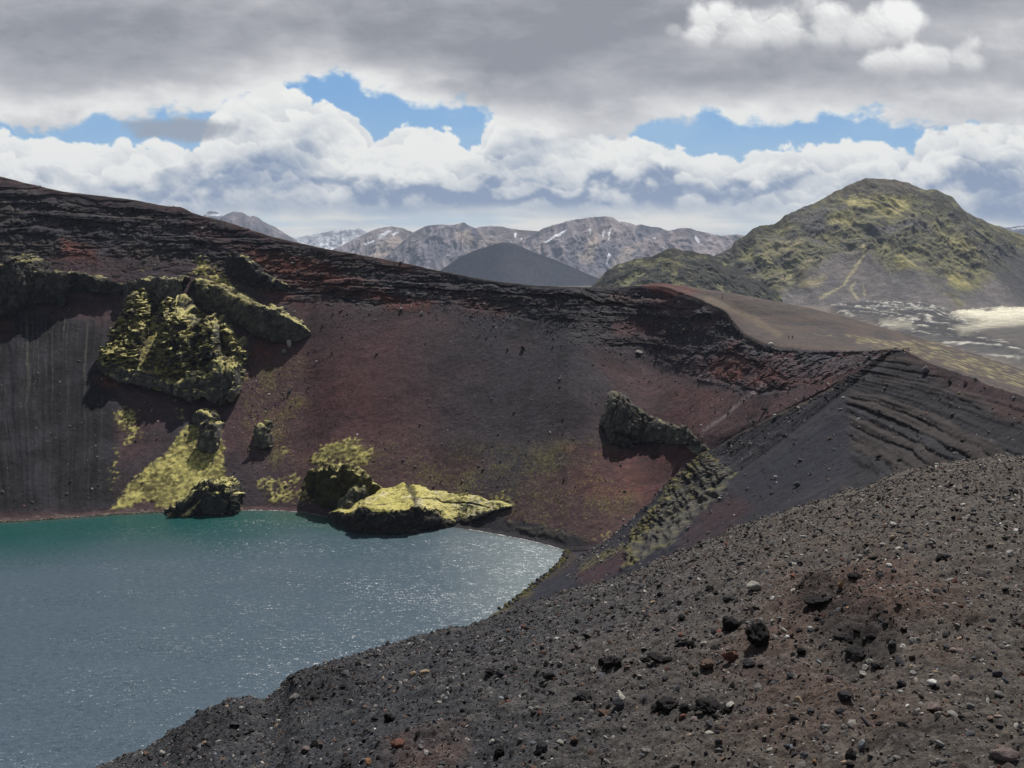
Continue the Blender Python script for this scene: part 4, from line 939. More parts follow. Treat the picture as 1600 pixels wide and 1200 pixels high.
def build_mountains():
    MAT['far'] = ground_mat('far_slope', (.012, .05), ((.02, 9.),), .25)
    MAT['mid'] = ground_mat('mid_slope', (.05, .2), ((.06, 4.), (.25, 1.)), .3)
    def rhyolite(a, b, seed, snow=(), tan=None, k=1.):
        def f(P, px, py, N, gl, rg, t):
            n = shade_noise(P, .0012, seed); n2 = shade_noise(P, .005, seed + 1); n4 = shade_noise(P, .02, seed + 2, 4)
            c = lerp3(np.broadcast_to(a, P.shape), b, sstep(-.3, .5, n + .25 * n2 + .9 * gl))
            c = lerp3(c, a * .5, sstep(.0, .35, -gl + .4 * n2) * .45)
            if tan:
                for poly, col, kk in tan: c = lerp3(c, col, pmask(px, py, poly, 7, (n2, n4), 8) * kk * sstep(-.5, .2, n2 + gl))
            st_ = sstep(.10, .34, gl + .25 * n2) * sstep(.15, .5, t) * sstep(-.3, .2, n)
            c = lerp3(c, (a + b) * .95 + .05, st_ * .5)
            c = c * (1 + .09 * n4)[..., None]
            for poly in snow: c = lerp3(c, rgb(.8, .82, .85), sstep(.42, .6, pmask(px, py, poly, 2.2, (n2, n4), 2.) + .15 * n4))
            return c
        return f
    bl, pk, tn = rgb(.13, .135, .175), rgb(.34, .29, .30), rgb(.46, .37, .29)  # far-range colours, bluer and paler with haze partly mixed in
    mountain('mountain', [(312, 352), (320, 334), (330, 329.5), (338, 331), (348, 338), (360, 352), (380, 372)], 11500, 400, rhyolite(bl, pk * .8, 3, [[(320, 334), (345, 334), (345, 338), (322, 338)]]), seed=3)
    mountain('mountain', [(330, 372), (345, 340), (355, 334), (366, 331), (378, 332.5), (392, 338), (396, 337), (410, 345), (428, 354), (442, 363), (470, 380), (500, 400)], 9500, 400, rhyolite(bl * .8, pk * .6, 5), seed=5)
    mountain('mountain', [(440, 385), (468, 370), (490, 366), (515, 361), (540, 357.5), (562, 356.5), (572, 361), (590, 372), (620, 392)], 14000, 400, rhyolite(rgb(.7, .72, .76), rgb(.75, .77, .8), 7,
             tan=[([(515, 366), (550, 362), (545, 372), (520, 374)], bl, .9), ([(500, 364), (520, 361), (520, 364), (505, 367)], bl, .8), ([(560, 358), (580, 364), (575, 374), (560, 366)], bl, .8), ([(470, 374), (500, 372), (500, 378), (470, 380)], bl * 1.2, .7)]), seed=7)
    mountain('mountain', [(500, 400), (540, 380), (560, 370), (585, 359), (600, 355.5), (615, 353.8), (630, 357), (645, 363), (665, 378), (690, 400)], 9600, 420, rhyolite(rgb(.12, .105, .11), pk, 9,
             [[(590, 372), (605, 361), (612, 362), (596, 374)], [(568, 381), (584, 375), (586, 378), (572, 383)], [(612, 366), (622, 362), (622, 365), (614, 369)]], [([(575, 395), (620, 365), (655, 370), (640, 400), (600, 410)], tn, .8)]), seed=9)
    mountain('mountain', [(720, 366), (740, 357), (755, 353.5), (775, 353), (800, 357.5), (830, 361), (850, 361), (880, 372)], 9800, 420, rhyolite(rgb(.13, .105, .10), pk * .9, 11, [[(803, 366), (807, 362), (806, 373), (803, 372)], [(813, 372), (816, 371), (816, 377)]]), seed=11)
    mountain('mountain', [(580, 420), (610, 395), (640, 368), (655, 358), (672, 351.5), (690, 351), (706, 351.5), (718, 349.5), (724, 347), (732, 352), (745, 357), (760, 364), (790, 378), (830, 398), (860, 420)], 8300, 430,
             rhyolite(rgb(.12, .12, .15), pk * .9, 13, tan=[([(720, 352), (760, 385), (740, 400), (715, 370)], tn, .8), ([(640, 368), (690, 352), (640, 390), (600, 410)], rgb(.18, .155, .15), .7), ([(745, 360), (790, 380), (800, 398), (760, 380)], tn * .8, .6)]), seed=13, gully=1.3)
    mountain('mountain', [(770, 410), (800, 386), (830, 368), (850, 356.5), (870, 350), (900, 343), (925, 339.6), (945, 337.6), (958, 340), (968, 347), (985, 348), (993, 352), (1003, 350), (1012, 353), (1030, 355.5), (1045, 360.5), (1060, 357), (1075, 356.5), (1090, 360), (1105, 364), (1125, 368), (1150, 366.5), (1190, 372), (1260, 400)], 8300, 430,
             rhyolite(rgb(.13, .13, .16), rgb(.30, .25, .25), 17, [[(849, 381), (884, 357), (887, 359), (853, 383)], [(919, 361), (924, 359), (924, 366), (921, 370)], [(941, 360), (945, 358), (944, 368), (941, 370)], [(951, 362), (956, 355), (954, 366), (950, 376)], [(1087, 366), (1094, 376), (1091, 379), (1085, 370)], [(948, 402), (955, 396), (953, 404), (946, 414)], [(1020, 373), (1024, 370), (1024, 376)]],
                      [([(900, 400), (930, 360), (940, 370), (925, 412), (905, 415)], tn, .7), ([(955, 415), (985, 380), (1000, 385), (970, 420)], tn, .6), ([(1000, 380), (1040, 365), (1080, 362), (1060, 400), (1010, 400)], rgb(.24, .17, .17), .6)]), seed=17, gully=1.3)
    mountain('mountain', [(1440, 376), (1500, 362), (1540, 353.5), (1560, 353), (1572, 355), (1600, 352.5), (1640, 353), (1800, 350), (1950, 372)], 11000, 400, rhyolite(bl * .9, bl * 1.1, 19, [[(1578, 356), (1640, 353), (1640, 356), (1580, 358)]]), seed=19, gully=.6)
    def dark_cone(P, px, py, N, gl, rg, t):  # dark grey cone; cloud shadow and haze blue painted into its colour
        n = shade_noise(P, .004, 23); n2 = shade_noise(P, .02, 24, 4)
        return lerp3(np.broadcast_to(rgb(.034, .041, .060), P.shape), rgb(.048, .053, .070), sstep(-.3, .5, n + .4 * n2))
    mountain('hill', [(640, 450), (670, 433), (690, 421), (715, 404.5), (740, 392), (764, 384.5), (778, 380), (790, 378.5), (802, 380.5), (818, 387), (842, 397), (870, 407), (900, 420), (935, 435), (975, 450)], 4600, 450, dark_cone, rough=.12, gully=.16, seed=23, conc=1.1, mat='mid')
    def brown(P, px, py, N, gl, rg, t):
        n = shade_noise(P, .004, 26); n2 = shade_noise(P, .02, 27, 4)
        return lerp3(np.broadcast_to(rgb(.055, .046, .046), P.shape), rgb(.085, .066, .062), sstep(-.3, .5, n + .4 * n2))
    mountain('hill', [(1440, 440), (1490, 390), (1530, 364), (1560, 362), (1590, 366), (1640, 375), (1720, 384), (1850, 400), (2000, 430)], 4200, 470, brown, rough=.3, gully=.5, seed=29, mat='mid')
    # the mossy mountain
    def mossy(P, px, py, N, gl, rg, t):
        n = shade_noise(P, .006, 31); n2 = shade_noise(P, .02, 32, 5); n4 = shade_noise(P, .07, 33, 4)
        wp = (n2, n4)
        ash = lerp3(np.broadcast_to(rgb(.120, .112, .115), P.shape), rgb(.175, .155, .15), sstep(-.3, .4, n2 + .5 * n))
        rockc = lerp3(np.broadcast_to(rgb(.030, .030, .032), P.shape), rgb(.085, .080, .068), sstep(-.3, .5, n4 + n2))
        moss = lerp3(np.broadcast_to(rgb(.17, .165, .075), P.shape), rgb(.36, .335, .165), sstep(-.35, .55, .7 * n + .6 * n2 + .4 * n4))
        up = pmask(px, py, [(1080, 470), (1100, 400), (1180, 345), (1250, 310), (1330, 272), (1380, 270), (1440, 285), (1500, 310), (1640, 372), (1700, 420), (1590, 400), (1500, 475), (1440, 430), (1390, 425), (1360, 395), (1300, 395), (1240, 445), (1180, 475)], 12, wp, 12)
        c = ash
        c = lerp3(c, moss * .75, up * sstep(-.35, .35, .6 * n2 + .9 * n + .2))
        c = lerp3(c, rockc, up * sstep(.30, .70, .5 + rg * 1.3 + .55 * n4 + .3 * n - .55 * (N[..., 2] - .7)) * .72)
        for poly, k in [([(1150, 380), (1180, 345), (1250, 318), (1300, 290), (1290, 310), (1230, 350), (1170, 385), (1130, 425), (1090, 440), (1100, 400)], .85), ([(1425, 298), (1480, 302), (1512, 335), (1500, 350), (1440, 320)], .8), ([(1240, 440), (1258, 438), (1262, 455), (1232, 460)], .85),
                        ([(1395, 371), (1425, 368), (1432, 385), (1400, 392)], .6), ([(1330, 330), (1370, 325), (1360, 345), (1335, 350)], .5), ([(1340, 378), (1385, 375), (1380, 392), (1350, 392)], .7), ([(1500, 430), (1520, 430), (1518, 445), (1505, 445)], .6)]:
            c = lerp3(c, rockc * .8, pmask(px, py, poly, 5, wp, 9) * k * sstep(-.6, .1, n4 + n2))
        for poly, k in [([(1318, 312), (1345, 303), (1420, 310), (1425, 328), (1400, 338), (1360, 322), (1325, 325)], 1.), ([(1300, 330), (1340, 330), (1330, 360), (1290, 345)], .5), ([(1390, 400), (1420, 402), (1440, 420), (1410, 418)], .8), ([(1475, 425), (1505, 430), (1520, 450), (1485, 440)], .95), ([(1430, 340), (1520, 380), (1590, 425), (1560, 425), (1480, 385)], .5), ([(1190, 385), (1260, 375), (1250, 395), (1180, 405)], .5), ([(1250, 440), (1290, 432), (1280, 447), (1250, 450)], .5)]:
            c = lerp3(c, lerp3(np.broadcast_to(rgb(.26, .24, .10), P.shape), rgb(.42, .37, .17), sstep(-.3, .4, n4)), pmask(px, py, poly, 5, wp, 7) * k)
        for ln, wd, k in [([(1347, 388), (1353, 395), (1345, 407), (1330, 430), (1318, 445), (1300, 455), (1282, 465)], 1.2, .8), ([(1285, 400), (1240, 430), (1200, 452), (1175, 462)], .8, .5), ([(1270, 405), (1220, 440), (1180, 466)], 1.2, .5), ([(1336, 440), (1330, 452), (1340, 468)], .7, .6), ([(1350, 448), (1352, 462)], .6, .5)]:
            c = lerp3(c, rgb(.40, .36, .21), lmask(px + 5 * n4 + 3 * n2, py + 4 * n2, ln, wd, 2.4) * k * sstep(-.7, .1, n4 + n2))
        c = lerp3(c, rgb(.07, .058, .055), lmask(px + n4, py + n4, [(1340, 302), (1372, 312), (1400, 325), (1415, 336)], .5, 1.6) * .85)
        c = lerp3(c, lerp3(np.broadcast_to(rgb(.085, .07, .06), P.shape), rgb(.13, .115, .08), sstep(-.2, .4, n4)), pmask(px, py, [(1300, 300), (1340, 282), (1380, 272), (1440, 290), (1430, 303), (1340, 302)], 5, wp, 5) * .85)
        c = lerp3(c, rgb(.05, .05, .055), pmask(px, py, [(1548, 380), (1700, 430), (1700, 520), (1600, 482), (1560, 440), (1520, 392)], 12, wp, 9) * .8)  # right flank darkened in colour for its broad shade
        return c * (1 + .12 * n4)[..., None]
    o, P, qx, qy = mountain('mountain', [(1040, 460), (1075, 440), (1095, 420), (1108, 404), (1128, 394), (1142, 388), (1147, 379), (1165, 369), (1176, 358), (1188, 351), (1210, 349), (1217, 346), (1226, 338), (1250, 326), (1270, 318), (1290, 309), (1310, 297), (1330, 287), (1348, 280), (1356, 278.5), (1372, 279), (1395, 281), (1412, 283.5), (1430, 290), (1445, 296), (1462, 297), (1478, 302), (1488, 307), (1496, 318), (1510, 330), (1530, 342), (1560, 354), (1600, 368), (1660, 395), (1740, 425), (1850, 470)],
             [(1040, 2500), (1200, 2650), (1370, 2800), (1600, 2800), (1850, 2700)], 470, mossy, rough=1.15, gully=1.05, seed=37, step=.9, rows=260, conc=1.22, slope=.50, mat='mid',
             dmask=lambda a_, b_, w_: .16 + .84 * pmask(a_, b_, [(1060, 470), (1090, 400), (1180, 340), (1250, 305), (1330, 262), (1440, 270), (1500, 300), (1640, 362), (1600, 395), (1510, 440), (1440, 405), (1400, 425), (1360, 395), (1300, 395), (1240, 445), (1180, 475)], 22, (w_, w_), 12))
    def green(P, px, py, N, gl, rg, t):
        n2 = shade_noise(P, .03, 42, 5); n4 = shade_noise(P, .1, 43, 4); n = shade_noise(P, .01, 44)
        c = lerp3(np.broadcast_to(rgb(.13, .125, .070), P.shape), rgb(.24, .23, .125), sstep(-.3, .5, n2 + .5 * n4))
        c = lerp3(c, rgb(.035, .036, .036), sstep(.28, .62, .45 + rg * 1.4 + .5 * n4 + .3 * n + .25 * sstep(1060, 1100, px)) * .9)
        return c
    mountain('hill', [(900, 470), (925, 446), (938, 434), (950, 421), (965, 413), (985, 408), (1000, 403), (1018, 401), (1030, 395), (1046, 388.5), (1056, 388), (1068, 391), (1085, 393), (1105, 397), (1130, 408), (1170, 430), (1220, 460)], 2050, 470, green, rough=1.4, gully=.5, seed=41, step=.9, rows=170, slope=.5, mat='mid')

def build_plain():
    m = ground_mat('plain_ash', (.02, .2), ((.1, .5),), .25, tint=(.085, .075, .07))
    v = np.array([[[-20000, -3000, -7.], [20000, -3000, -7.]], [[-20000, 15900, -7.], [20000, 15900, -7.]]])
    sheet('ground', v, None, m)
    # the lava field beyond the rim
    px_ = np.arange(1180, 1960, 1.1); py_ = np.concatenate([np.arange(468, 560, .55), np.arange(560, 760, 3.)])
    PX, PY = np.meshgrid(px_, py_)
    P = W(PX, PY, H / qof(PY))
    n1 = shade_noise(P, .006, 1); n2 = shade_noise(P, .02, 2, 5); n3 = shade_noise(P, .06, 3, 5)
    wp = (n2, n3)
    def hump(poly, soft): return pmask(PX, PY, poly, soft, wp, 5)
    ridge_ = ridged(P[..., 0] * .022, P[..., 1] * .0055, octv=6, seed=7)
    lav = hump([(1300, 482), (1340, 474), (1400, 473), (1440, 477), (1480, 490), (1460, 502), (1380, 503), (1310, 498)], 8)
    rib = hump([(1370, 505), (1440, 496), (1500, 492), (1530, 505), (1500, 515), (1560, 535), (1640, 560), (1660, 580), (1560, 555), (1450, 530), (1380, 520)], 9)
    dune = hump([(1488, 497), (1505, 490), (1560, 484), (1640, 486), (1700, 490), (1700, 512), (1560, 508), (1500, 503)], 6)
    grey = hump([(1500, 520), (1540, 512), (1600, 506), (1700, 500), (1760, 560), (1620, 548), (1560, 535)], 9)
    # real rises: the ground is pushed up about where each lump stands
    P2 = P.copy()
    P2[..., 2] += lav * (5 + 9 * ridge_ + 5 * n3) + rib * (1 + 5 * ridge_ + 3 * n3) + dune * (9 + 2 * n2) + grey * 7 + 1.2 * n2
    c = np.broadcast_to(rgb(.105, .092, .085), P.shape).copy()
    c = lerp3(c, rgb(.15, .13, .115), sstep(-.2, .4, n1 + .5 * n2))
    pale = rgb(.62, .59, .47)
    lavc = lerp3(np.broadcast_to(rgb(.045, .045, .05), P.shape), rgb(.42, .41, .37), sstep(.72, .98, ridge_ + .35 * n3))
    c = lerp3(c, lavc, np.clip(lav + rib, 0, 1) * .95)
    sand = np.maximum(hump([(1375, 506), (1420, 506), (1430, 516), (1390, 516)], 5), hump([(1490, 515), (1560, 503), (1700, 498), (1700, 508), (1560, 520), (1500, 527)], 6))
    c = lerp3(c, pale * .9, sand * .85 * (1 - rib * .5))
    c = lerp3(c, pale * (1 + .1 * n3[..., None]), dune)
    c = lerp3(c, rgb(.05, .05, .052), dune * pmask(PX, PY, [(1530, 490), (1560, 485), (1556, 489), (1540, 493)], 2, wp, 3) * .9)
    c = lerp3(c, rgb(.085, .080, .078), grey * (1 - sand * .6))
    gv = hump([(1440, 525), (1600, 552), (1700, 580), (1700, 590), (1580, 565), (1440, 535)], 5)
    c = lerp3(c, lerp3(np.broadcast_to(rgb(.08, .08, .08), P.shape), rgb(.45, .44, .41), sstep(.68, .95, ridge_ + .35 * n3)), gv * .7)
    sheet('lava_field', P2, np.clip(c * (1 + .2 * n3)[..., None], .01, .75), ground_mat('lava_field', (.06, .3), ((.15, 1.2), (.5, .4)), .25))
# ------------------------------------------------------------------ the near slope and its stones
FG_SIL = [(-200, 1370), (-100, 1330), (0, 1284), (100, 1240), (170, 1203), (230, 1176), (260, 1160), (300, 1135), (334, 1114), (372, 1105), (412, 1106), (437, 1088), (459, 1066), (500, 1050), (522, 1043), (578, 1022), (640, 1002), (687, 986), (766, 968), (812, 949), (859, 936),
          (937, 911), (1000, 889), (1050, 866), (1100, 849), (1162, 824), (1256, 792), (1319, 771), (1356, 762), (1397, 743), (1475, 730), (1522, 722), (1600, 719), (1700, 724), (1800, 740), (2000, 790)]
FG_Y = [(-200, 8.2), (170, 9.), (400, 9.6), (800, 11.), (1200, 12.4), (1600, 13.4), (2000, 14.)]
EYE = 1.7
FG = {}
def fg_base(px, Y):
    qs = qof(table(FG_SIL, px)); ys = table(FG_Y, px); c = EYE / ys ** 2
    return qs * Y + c * (ys - Y) ** 2
def fg_relief(X, Y, px=None, py=None):
    n1 = fbm(X * .55, Y * .55, octv=5, seed=71); n2 = fbm(X * 2.2, Y * 2.2, octv=5, seed=73); n3 = fbm(X * 9, Y * 9, octv=4, seed=75); n4 = fbm(X * 34, Y * 34, octv=3, seed=77)
    r = ridged(X * 1.3, Y * 1.3, octv=5, seed=79) - .6
    return .085 * n1 + .045 * n2 + .030 * n3 + .013 * n4 + .05 * r * sstep(-.1, .4, n1), n1, n2, n3, n4
def build_foreground():
    x = np.arange(-160, 1960, 1.7)
    qs = qof(table(FG_SIL, x)); ys = table(FG_Y, x); c = EYE / ys ** 2
    qb = qof(1480.)
    u = np.concatenate([np.linspace(1, .06, 430), np.linspace(.06, .0, 60)[1:]])[:, None]
    qq = qs[None] + (qb - qs[None]) * u ** 1.12
    a = (qq - qs) / c
    Yn = ((2 * ys + a) - np.sqrt(np.maximum((2 * ys + a) ** 2 - 4 * ys ** 2, 0))) / 2
    Yf = ys[None] * (1 + np.linspace(.0, 1, 46)[1:, None] ** 1.8 * 5.5)
    Y = np.concatenate([Yn, Yf])
    XP = np.broadcast_to(x[None], Y.shape)
    D = fg_base(XP, Y)
    v = (x - 800) / F
    # true lateral position: the ray's lateral slope at that depression
    X = v[None] * (Y * cp + D * sp)
    P = np.stack([X, Y, H - D], -1)
    rel, n1, n2, n3, n4 = fg_relief(X, Y)
    far = 1 + .5 * sstep(6, 12, Y)
    px, py = project(P)
    rough = np.zeros(px.shape, np.float32)
    for poly, k in [([(1235, 950), (1260, 915), (1300, 905), (1330, 930), (1390, 960), (1400, 1020), (1330, 1035), (1290, 1000)], 1.), ([(1180, 1045), (1250, 1040), (1270, 1055), (1190, 1062)], .5), ([(430, 1070), (560, 1045), (560, 1100), (470, 1110)], .8), ([(240, 1160), (330, 1120), (400, 1115), (380, 1150), (280, 1190)], .8), ([(1020, 1085), (1150, 1088), (1150, 1110), (1020, 1112)], .5), ([(1370, 1150), (1500, 1130), (1540, 1170), (1400, 1200)], .6)]:
        rough = np.maximum(rough, pmask(px, py, poly, 18, (n2, n3), 18) * k)
    lumps = ridged(X * 3.2, Y * 3.2, octv=5, seed=91) - .55
    P[..., 2] += rel * far + rough * (.10 * lumps + .03)
    brown, slate = rgb(.104, .091, .082), rgb(.050, .053, .061)
    warm = sstep(700, 1330, px + 170 * n1 + .45 * (py - 900))
    c = lerp3(np.broadcast_to(slate, P.shape), brown, warm)
    c = lerp3(c, rgb(.115, .062, .052), pmask(px, py, [(1280, 960), (1330, 900), (1420, 890), (1430, 940), (1340, 970)], 30, (n1, n2), 30) * .55)
    c = lerp3(c, rgb(.13, .075, .058), pmask(px, py, [(560, 1190), (620, 1150), (720, 1140), (690, 1190), (600, 1230)], 20, (n1, n2), 26) * .5)
    c = lerp3(c, rgb(.10, .062, .055), pmask(px, py, [(1080, 1030), (1180, 1020), (1300, 1050), (1200, 1065)], 20, (n1, n2), 26) * .5)
    c = lerp3(c, rgb(.105, .068, .056), pmask(px, py, [(1200, 900), (1330, 870), (1500, 900), (1540, 1010), (1420, 1130), (1250, 1180), (1120, 1120), (1150, 1000)], 70, (n1, n2), 60) * .75 * sstep(-.6, .3, n2 + n1))
    c = lerp3(c, rgb(.15, .135, .12), sstep(.25, .6, n3 + .5 * n2) * .35)
    c = lerp3(c, C_BLACK, rough * .55)
    c = c * (1 + .28 * n4 + .22 * n3)[..., None]
    FG.update(P=P, Y=Y, x=x, px=px, py=py, warm=warm, rough=rough, ys=ys)
    m = ground_mat('cinder_ground', (14., 60.), ((16., .035), (60., .014)), .42)
    sheet('terrain_foreground', P, np.clip(c, .01, .6), m)

def fg_at_pixel(px, py):
    Q = FG.get('prj')
    if Q is None:
        a, b = project(FG['P'][:489]); Q = FG['prj'] = (a, b)
    i = np.argmin((Q[0] - px) ** 2 + (Q[1] - py) ** 2)
    return FG['P'][:489].reshape(-1, 3)[i]

def ico(sub):
    bm = bmesh.new(); bmesh.ops.create_icosphere(bm, subdivisions=sub, radius=1)
    v = np.array([q.co[:] for q in bm.verts]); f = np.array([[q.index for q in g.verts] for g in bm.faces]); bm.free()
    return v, f
def stone_shape(sub, seed, ang=.5, bumpy=.0):
    """an angular pebble: a ball cut by planes, then roughened"""
    v, f = ico(sub); R = np.random.RandomState(seed)
    k = 7 + seed % 5
    pl = R.normal(size=(k, 3)); pl /= np.linalg.norm(pl, axis=1)[:, None]; d = R.uniform(.42, .8, k) + (1 - ang) * .2
    for n_, dd in zip(pl, d):
        s = v @ n_; v = v - np.outer(np.maximum(s - dd, 0), n_)
    v = v * R.uniform(.75, 1.2, 3)
    if sub > 1:
        nn = v / (np.linalg.norm(v, axis=1)[:, None] + 1e-6)
        d_ = .08 * fbm(v[:, 0] * 2.2 + seed, v[:, 1] * 2.2, v[:, 2] * 2.2, octv=4, seed=seed)
        if bumpy: d_ = d_ + 1.15 * bumpy * (ridged(v[:, 0] * 2.2 + seed, v[:, 1] * 2.2, v[:, 2] * 2.2, octv=5, seed=seed + 3) - .6)
        v = v + nn * d_[:, None]
    v /= np.abs(v).max()
    return v, f

TONES = {'black': (.022, .020, .021), 'dark': (.042, .040, .044), 'slate': (.075, .076, .085), 'grey': (.15, .145, .14), 'pale': (.30, .285, .26), 'white': (.52, .51, .49), 'brown': (.115, .080, .064), 'red': (.135, .065, .052), 'tan': (.27, .205, .14), 'orange': (.33, .19, .105), 'mauve': (.16, .125, .12), 'blue': (.17, .19, .21)}

def scatter(name, pts, rad, cols, shapes, seed, mat, squash=.62):
    """many small stones as one mesh"""
    R = np.random.RandomState(seed); V, Fc, C, o = [], [], [], 0
    which = R.randint(len(shapes), size=len(pts))
    for s, (v, f) in enumerate(shapes):
        i = np.where(which == s)[0]
        if not len(i): continue
        a = R.uniform(0, 2 * math.pi, len(i)); ca, sa = np.cos(a), np.sin(a)
        tl = R.normal(0, .35, (len(i), 2))
        sc = rad[i][:, None] * np.stack([R.uniform(.8, 1.3, len(i)), R.uniform(.7, 1.1, len(i)), R.uniform(.45, .85, len(i)) * squash / .62], 1)
        q = v[None] * sc[:, None]
        q = q + np.stack([np.zeros_like(q[..., 0]), np.zeros_like(q[..., 0]), q[..., 0] * tl[:, :1] + q[..., 1] * tl[:, 1:]], -1)
        x = q[..., 0] * ca[:, None] - q[..., 1] * sa[:, None]; y = q[..., 0] * sa[:, None] + q[..., 1] * ca[:, None]
        w = np.stack([x, y, q[..., 2]], -1) + pts[i][:, None]
        V.append(w.reshape(-1, 3)); Fc.append((f[None] + (np.arange(len(i)) * len(v))[:, None, None]).reshape(-1) + o); o += len(i) * len(v)
        C.append(np.repeat(cols[i], len(v), 0))
    ob = put(name, mesh_from(np.concatenate(V), np.concatenate(Fc), 3, np.concatenate(C), smooth=False, name=name), mat)
    ob['kind'] = 'stuff'
    return ob

def fg_sample(n, R, ymin=1.6, ymax=20.):
    """random points on the near slope, even over the ground"""
    x = FG['x']; px = R.uniform(-20, 1720, n * 2)
    Y = np.sqrt(R.uniform(ymin ** 2, ymax ** 2, n * 2))
    ix = np.clip(((px - x[0]) / (x[1] - x[0])).astype(int), 0, len(x) - 1)
    keep = Y < FG['ys'][ix] * 1.35
    px, Y, ix = px[keep][:n], Y[keep][:n], ix[keep][:n]
    yy = FG['Y']; iy = np.zeros(len(px), int)
    for c in np.unique(ix):
        k = ix == c; iy[k] = np.clip(np.searchsorted(yy[:, c], Y[k]), 0, yy.shape[0] - 1)
    P = FG['P'][iy, ix].copy()
    jit = R.uniform(-.5, .5, (len(P), 2)) * np.minimum(.004 + .0012 * P[:, 1:2], .02)
    P[:, :2] += jit
    return P, np.clip(FG['warm'][iy, ix] + .8 * sstep(1330, 1600, px), 0, 1.6), FG['rough'][iy, ix]

def tone_mix(R, n, warm):
    names = ['black', 'dark', 'slate', 'grey', 'pale', 'white', 'brown', 'red', 'tan', 'orange', 'mauve', 'blue']
    pc = np.array([.20, .30, .20, .12, .035, .006, .07, .010, .006, .0, .03, .01]); pw = np.array([.16, .22, .13, .16, .07, .012, .15, .018, .015, .0, .07, .01])
    T = np.array([TONES[k] for k in names])
    u = R.rand(n); cc = np.cumsum(pc / pc.sum()); cw = np.cumsum(pw / pw.sum())
    i = np.where(R.rand(n) < warm, np.searchsorted(cw, u), np.searchsorted(cc, u)); i = np.clip(i, 0, len(T) - 1)
    return T[i] * (.92 + .45 * np.clip(np.asarray(warm) - 1, 0, 1))[:, None] * R.uniform(.7, 1.3, (n, 1)), np.array(names)[i]

def tone_mat(t):
    k = 'stone_' + t
    if k not in MAT: MAT[k] = ground_mat('stone_' + t, (12., 60.), ((18., .03), (70., .008)), .35, tint=TONES[t])
    return MAT[k]

SHAPE_MESH = {}
def stone_mesh(kind, i, mat):
    key = (kind, i, mat.name)
    if key not in SHAPE_MESH:
        v, f = stone_shape(4 if kind == 'scoria' else 3, 100 + i * 7, 0.9, .5 if kind == 'scoria' else .06)
        SHAPE_MESH[key] = mesh_from(v, f, 3, None, smooth=True, name=kind + '_mesh'); SHAPE_MESH[key].materials.append(mat)
    return SHAPE_MESH[key]

def place_stone(name, px, py, w, h, tone, label, kind='stone', i=0, D=None, cat='stone', group=None, rot=None, seat=.25):
    """w, h: its apparent size in photograph pixels; (px, py) its middle"""
    if D is None: p = fg_at_pixel(px, py + h * .38)
    else: p = lookup(D, px, py + h * .3)
    k = p[1] / F * (.86 if D is None else 1.)
    me = stone_mesh(kind, i, tone_mat(tone) if D is None else far_mat(tone))
    o = bpy.data.objects.new(name, me); COL.objects.link(o)
    rx, rz = w * k * .5, h * k * .5
    o.scale = (rx * 1.12, rx * .9, rz * 1.15)
    o.rotation_euler = (0, 0, (px * .37 + i) % 6.28 if rot is None else rot)
    if D is None: o.scale = (rx * 1.15, rx * 1.0, rz * 1.2)
    o.location = (p[0], p[1], p[2] + rz * (1 - seat * 1.2))
    tag(o, label, cat, group)
    return o

def far_mat(t):
    k = 'boulder_' + t
    if k not in MAT: MAT[k] = ground_mat('boulder_' + t, (.8, 4.), ((1.5, .25),), .3, tint=TONES[t])
    return MAT[k]

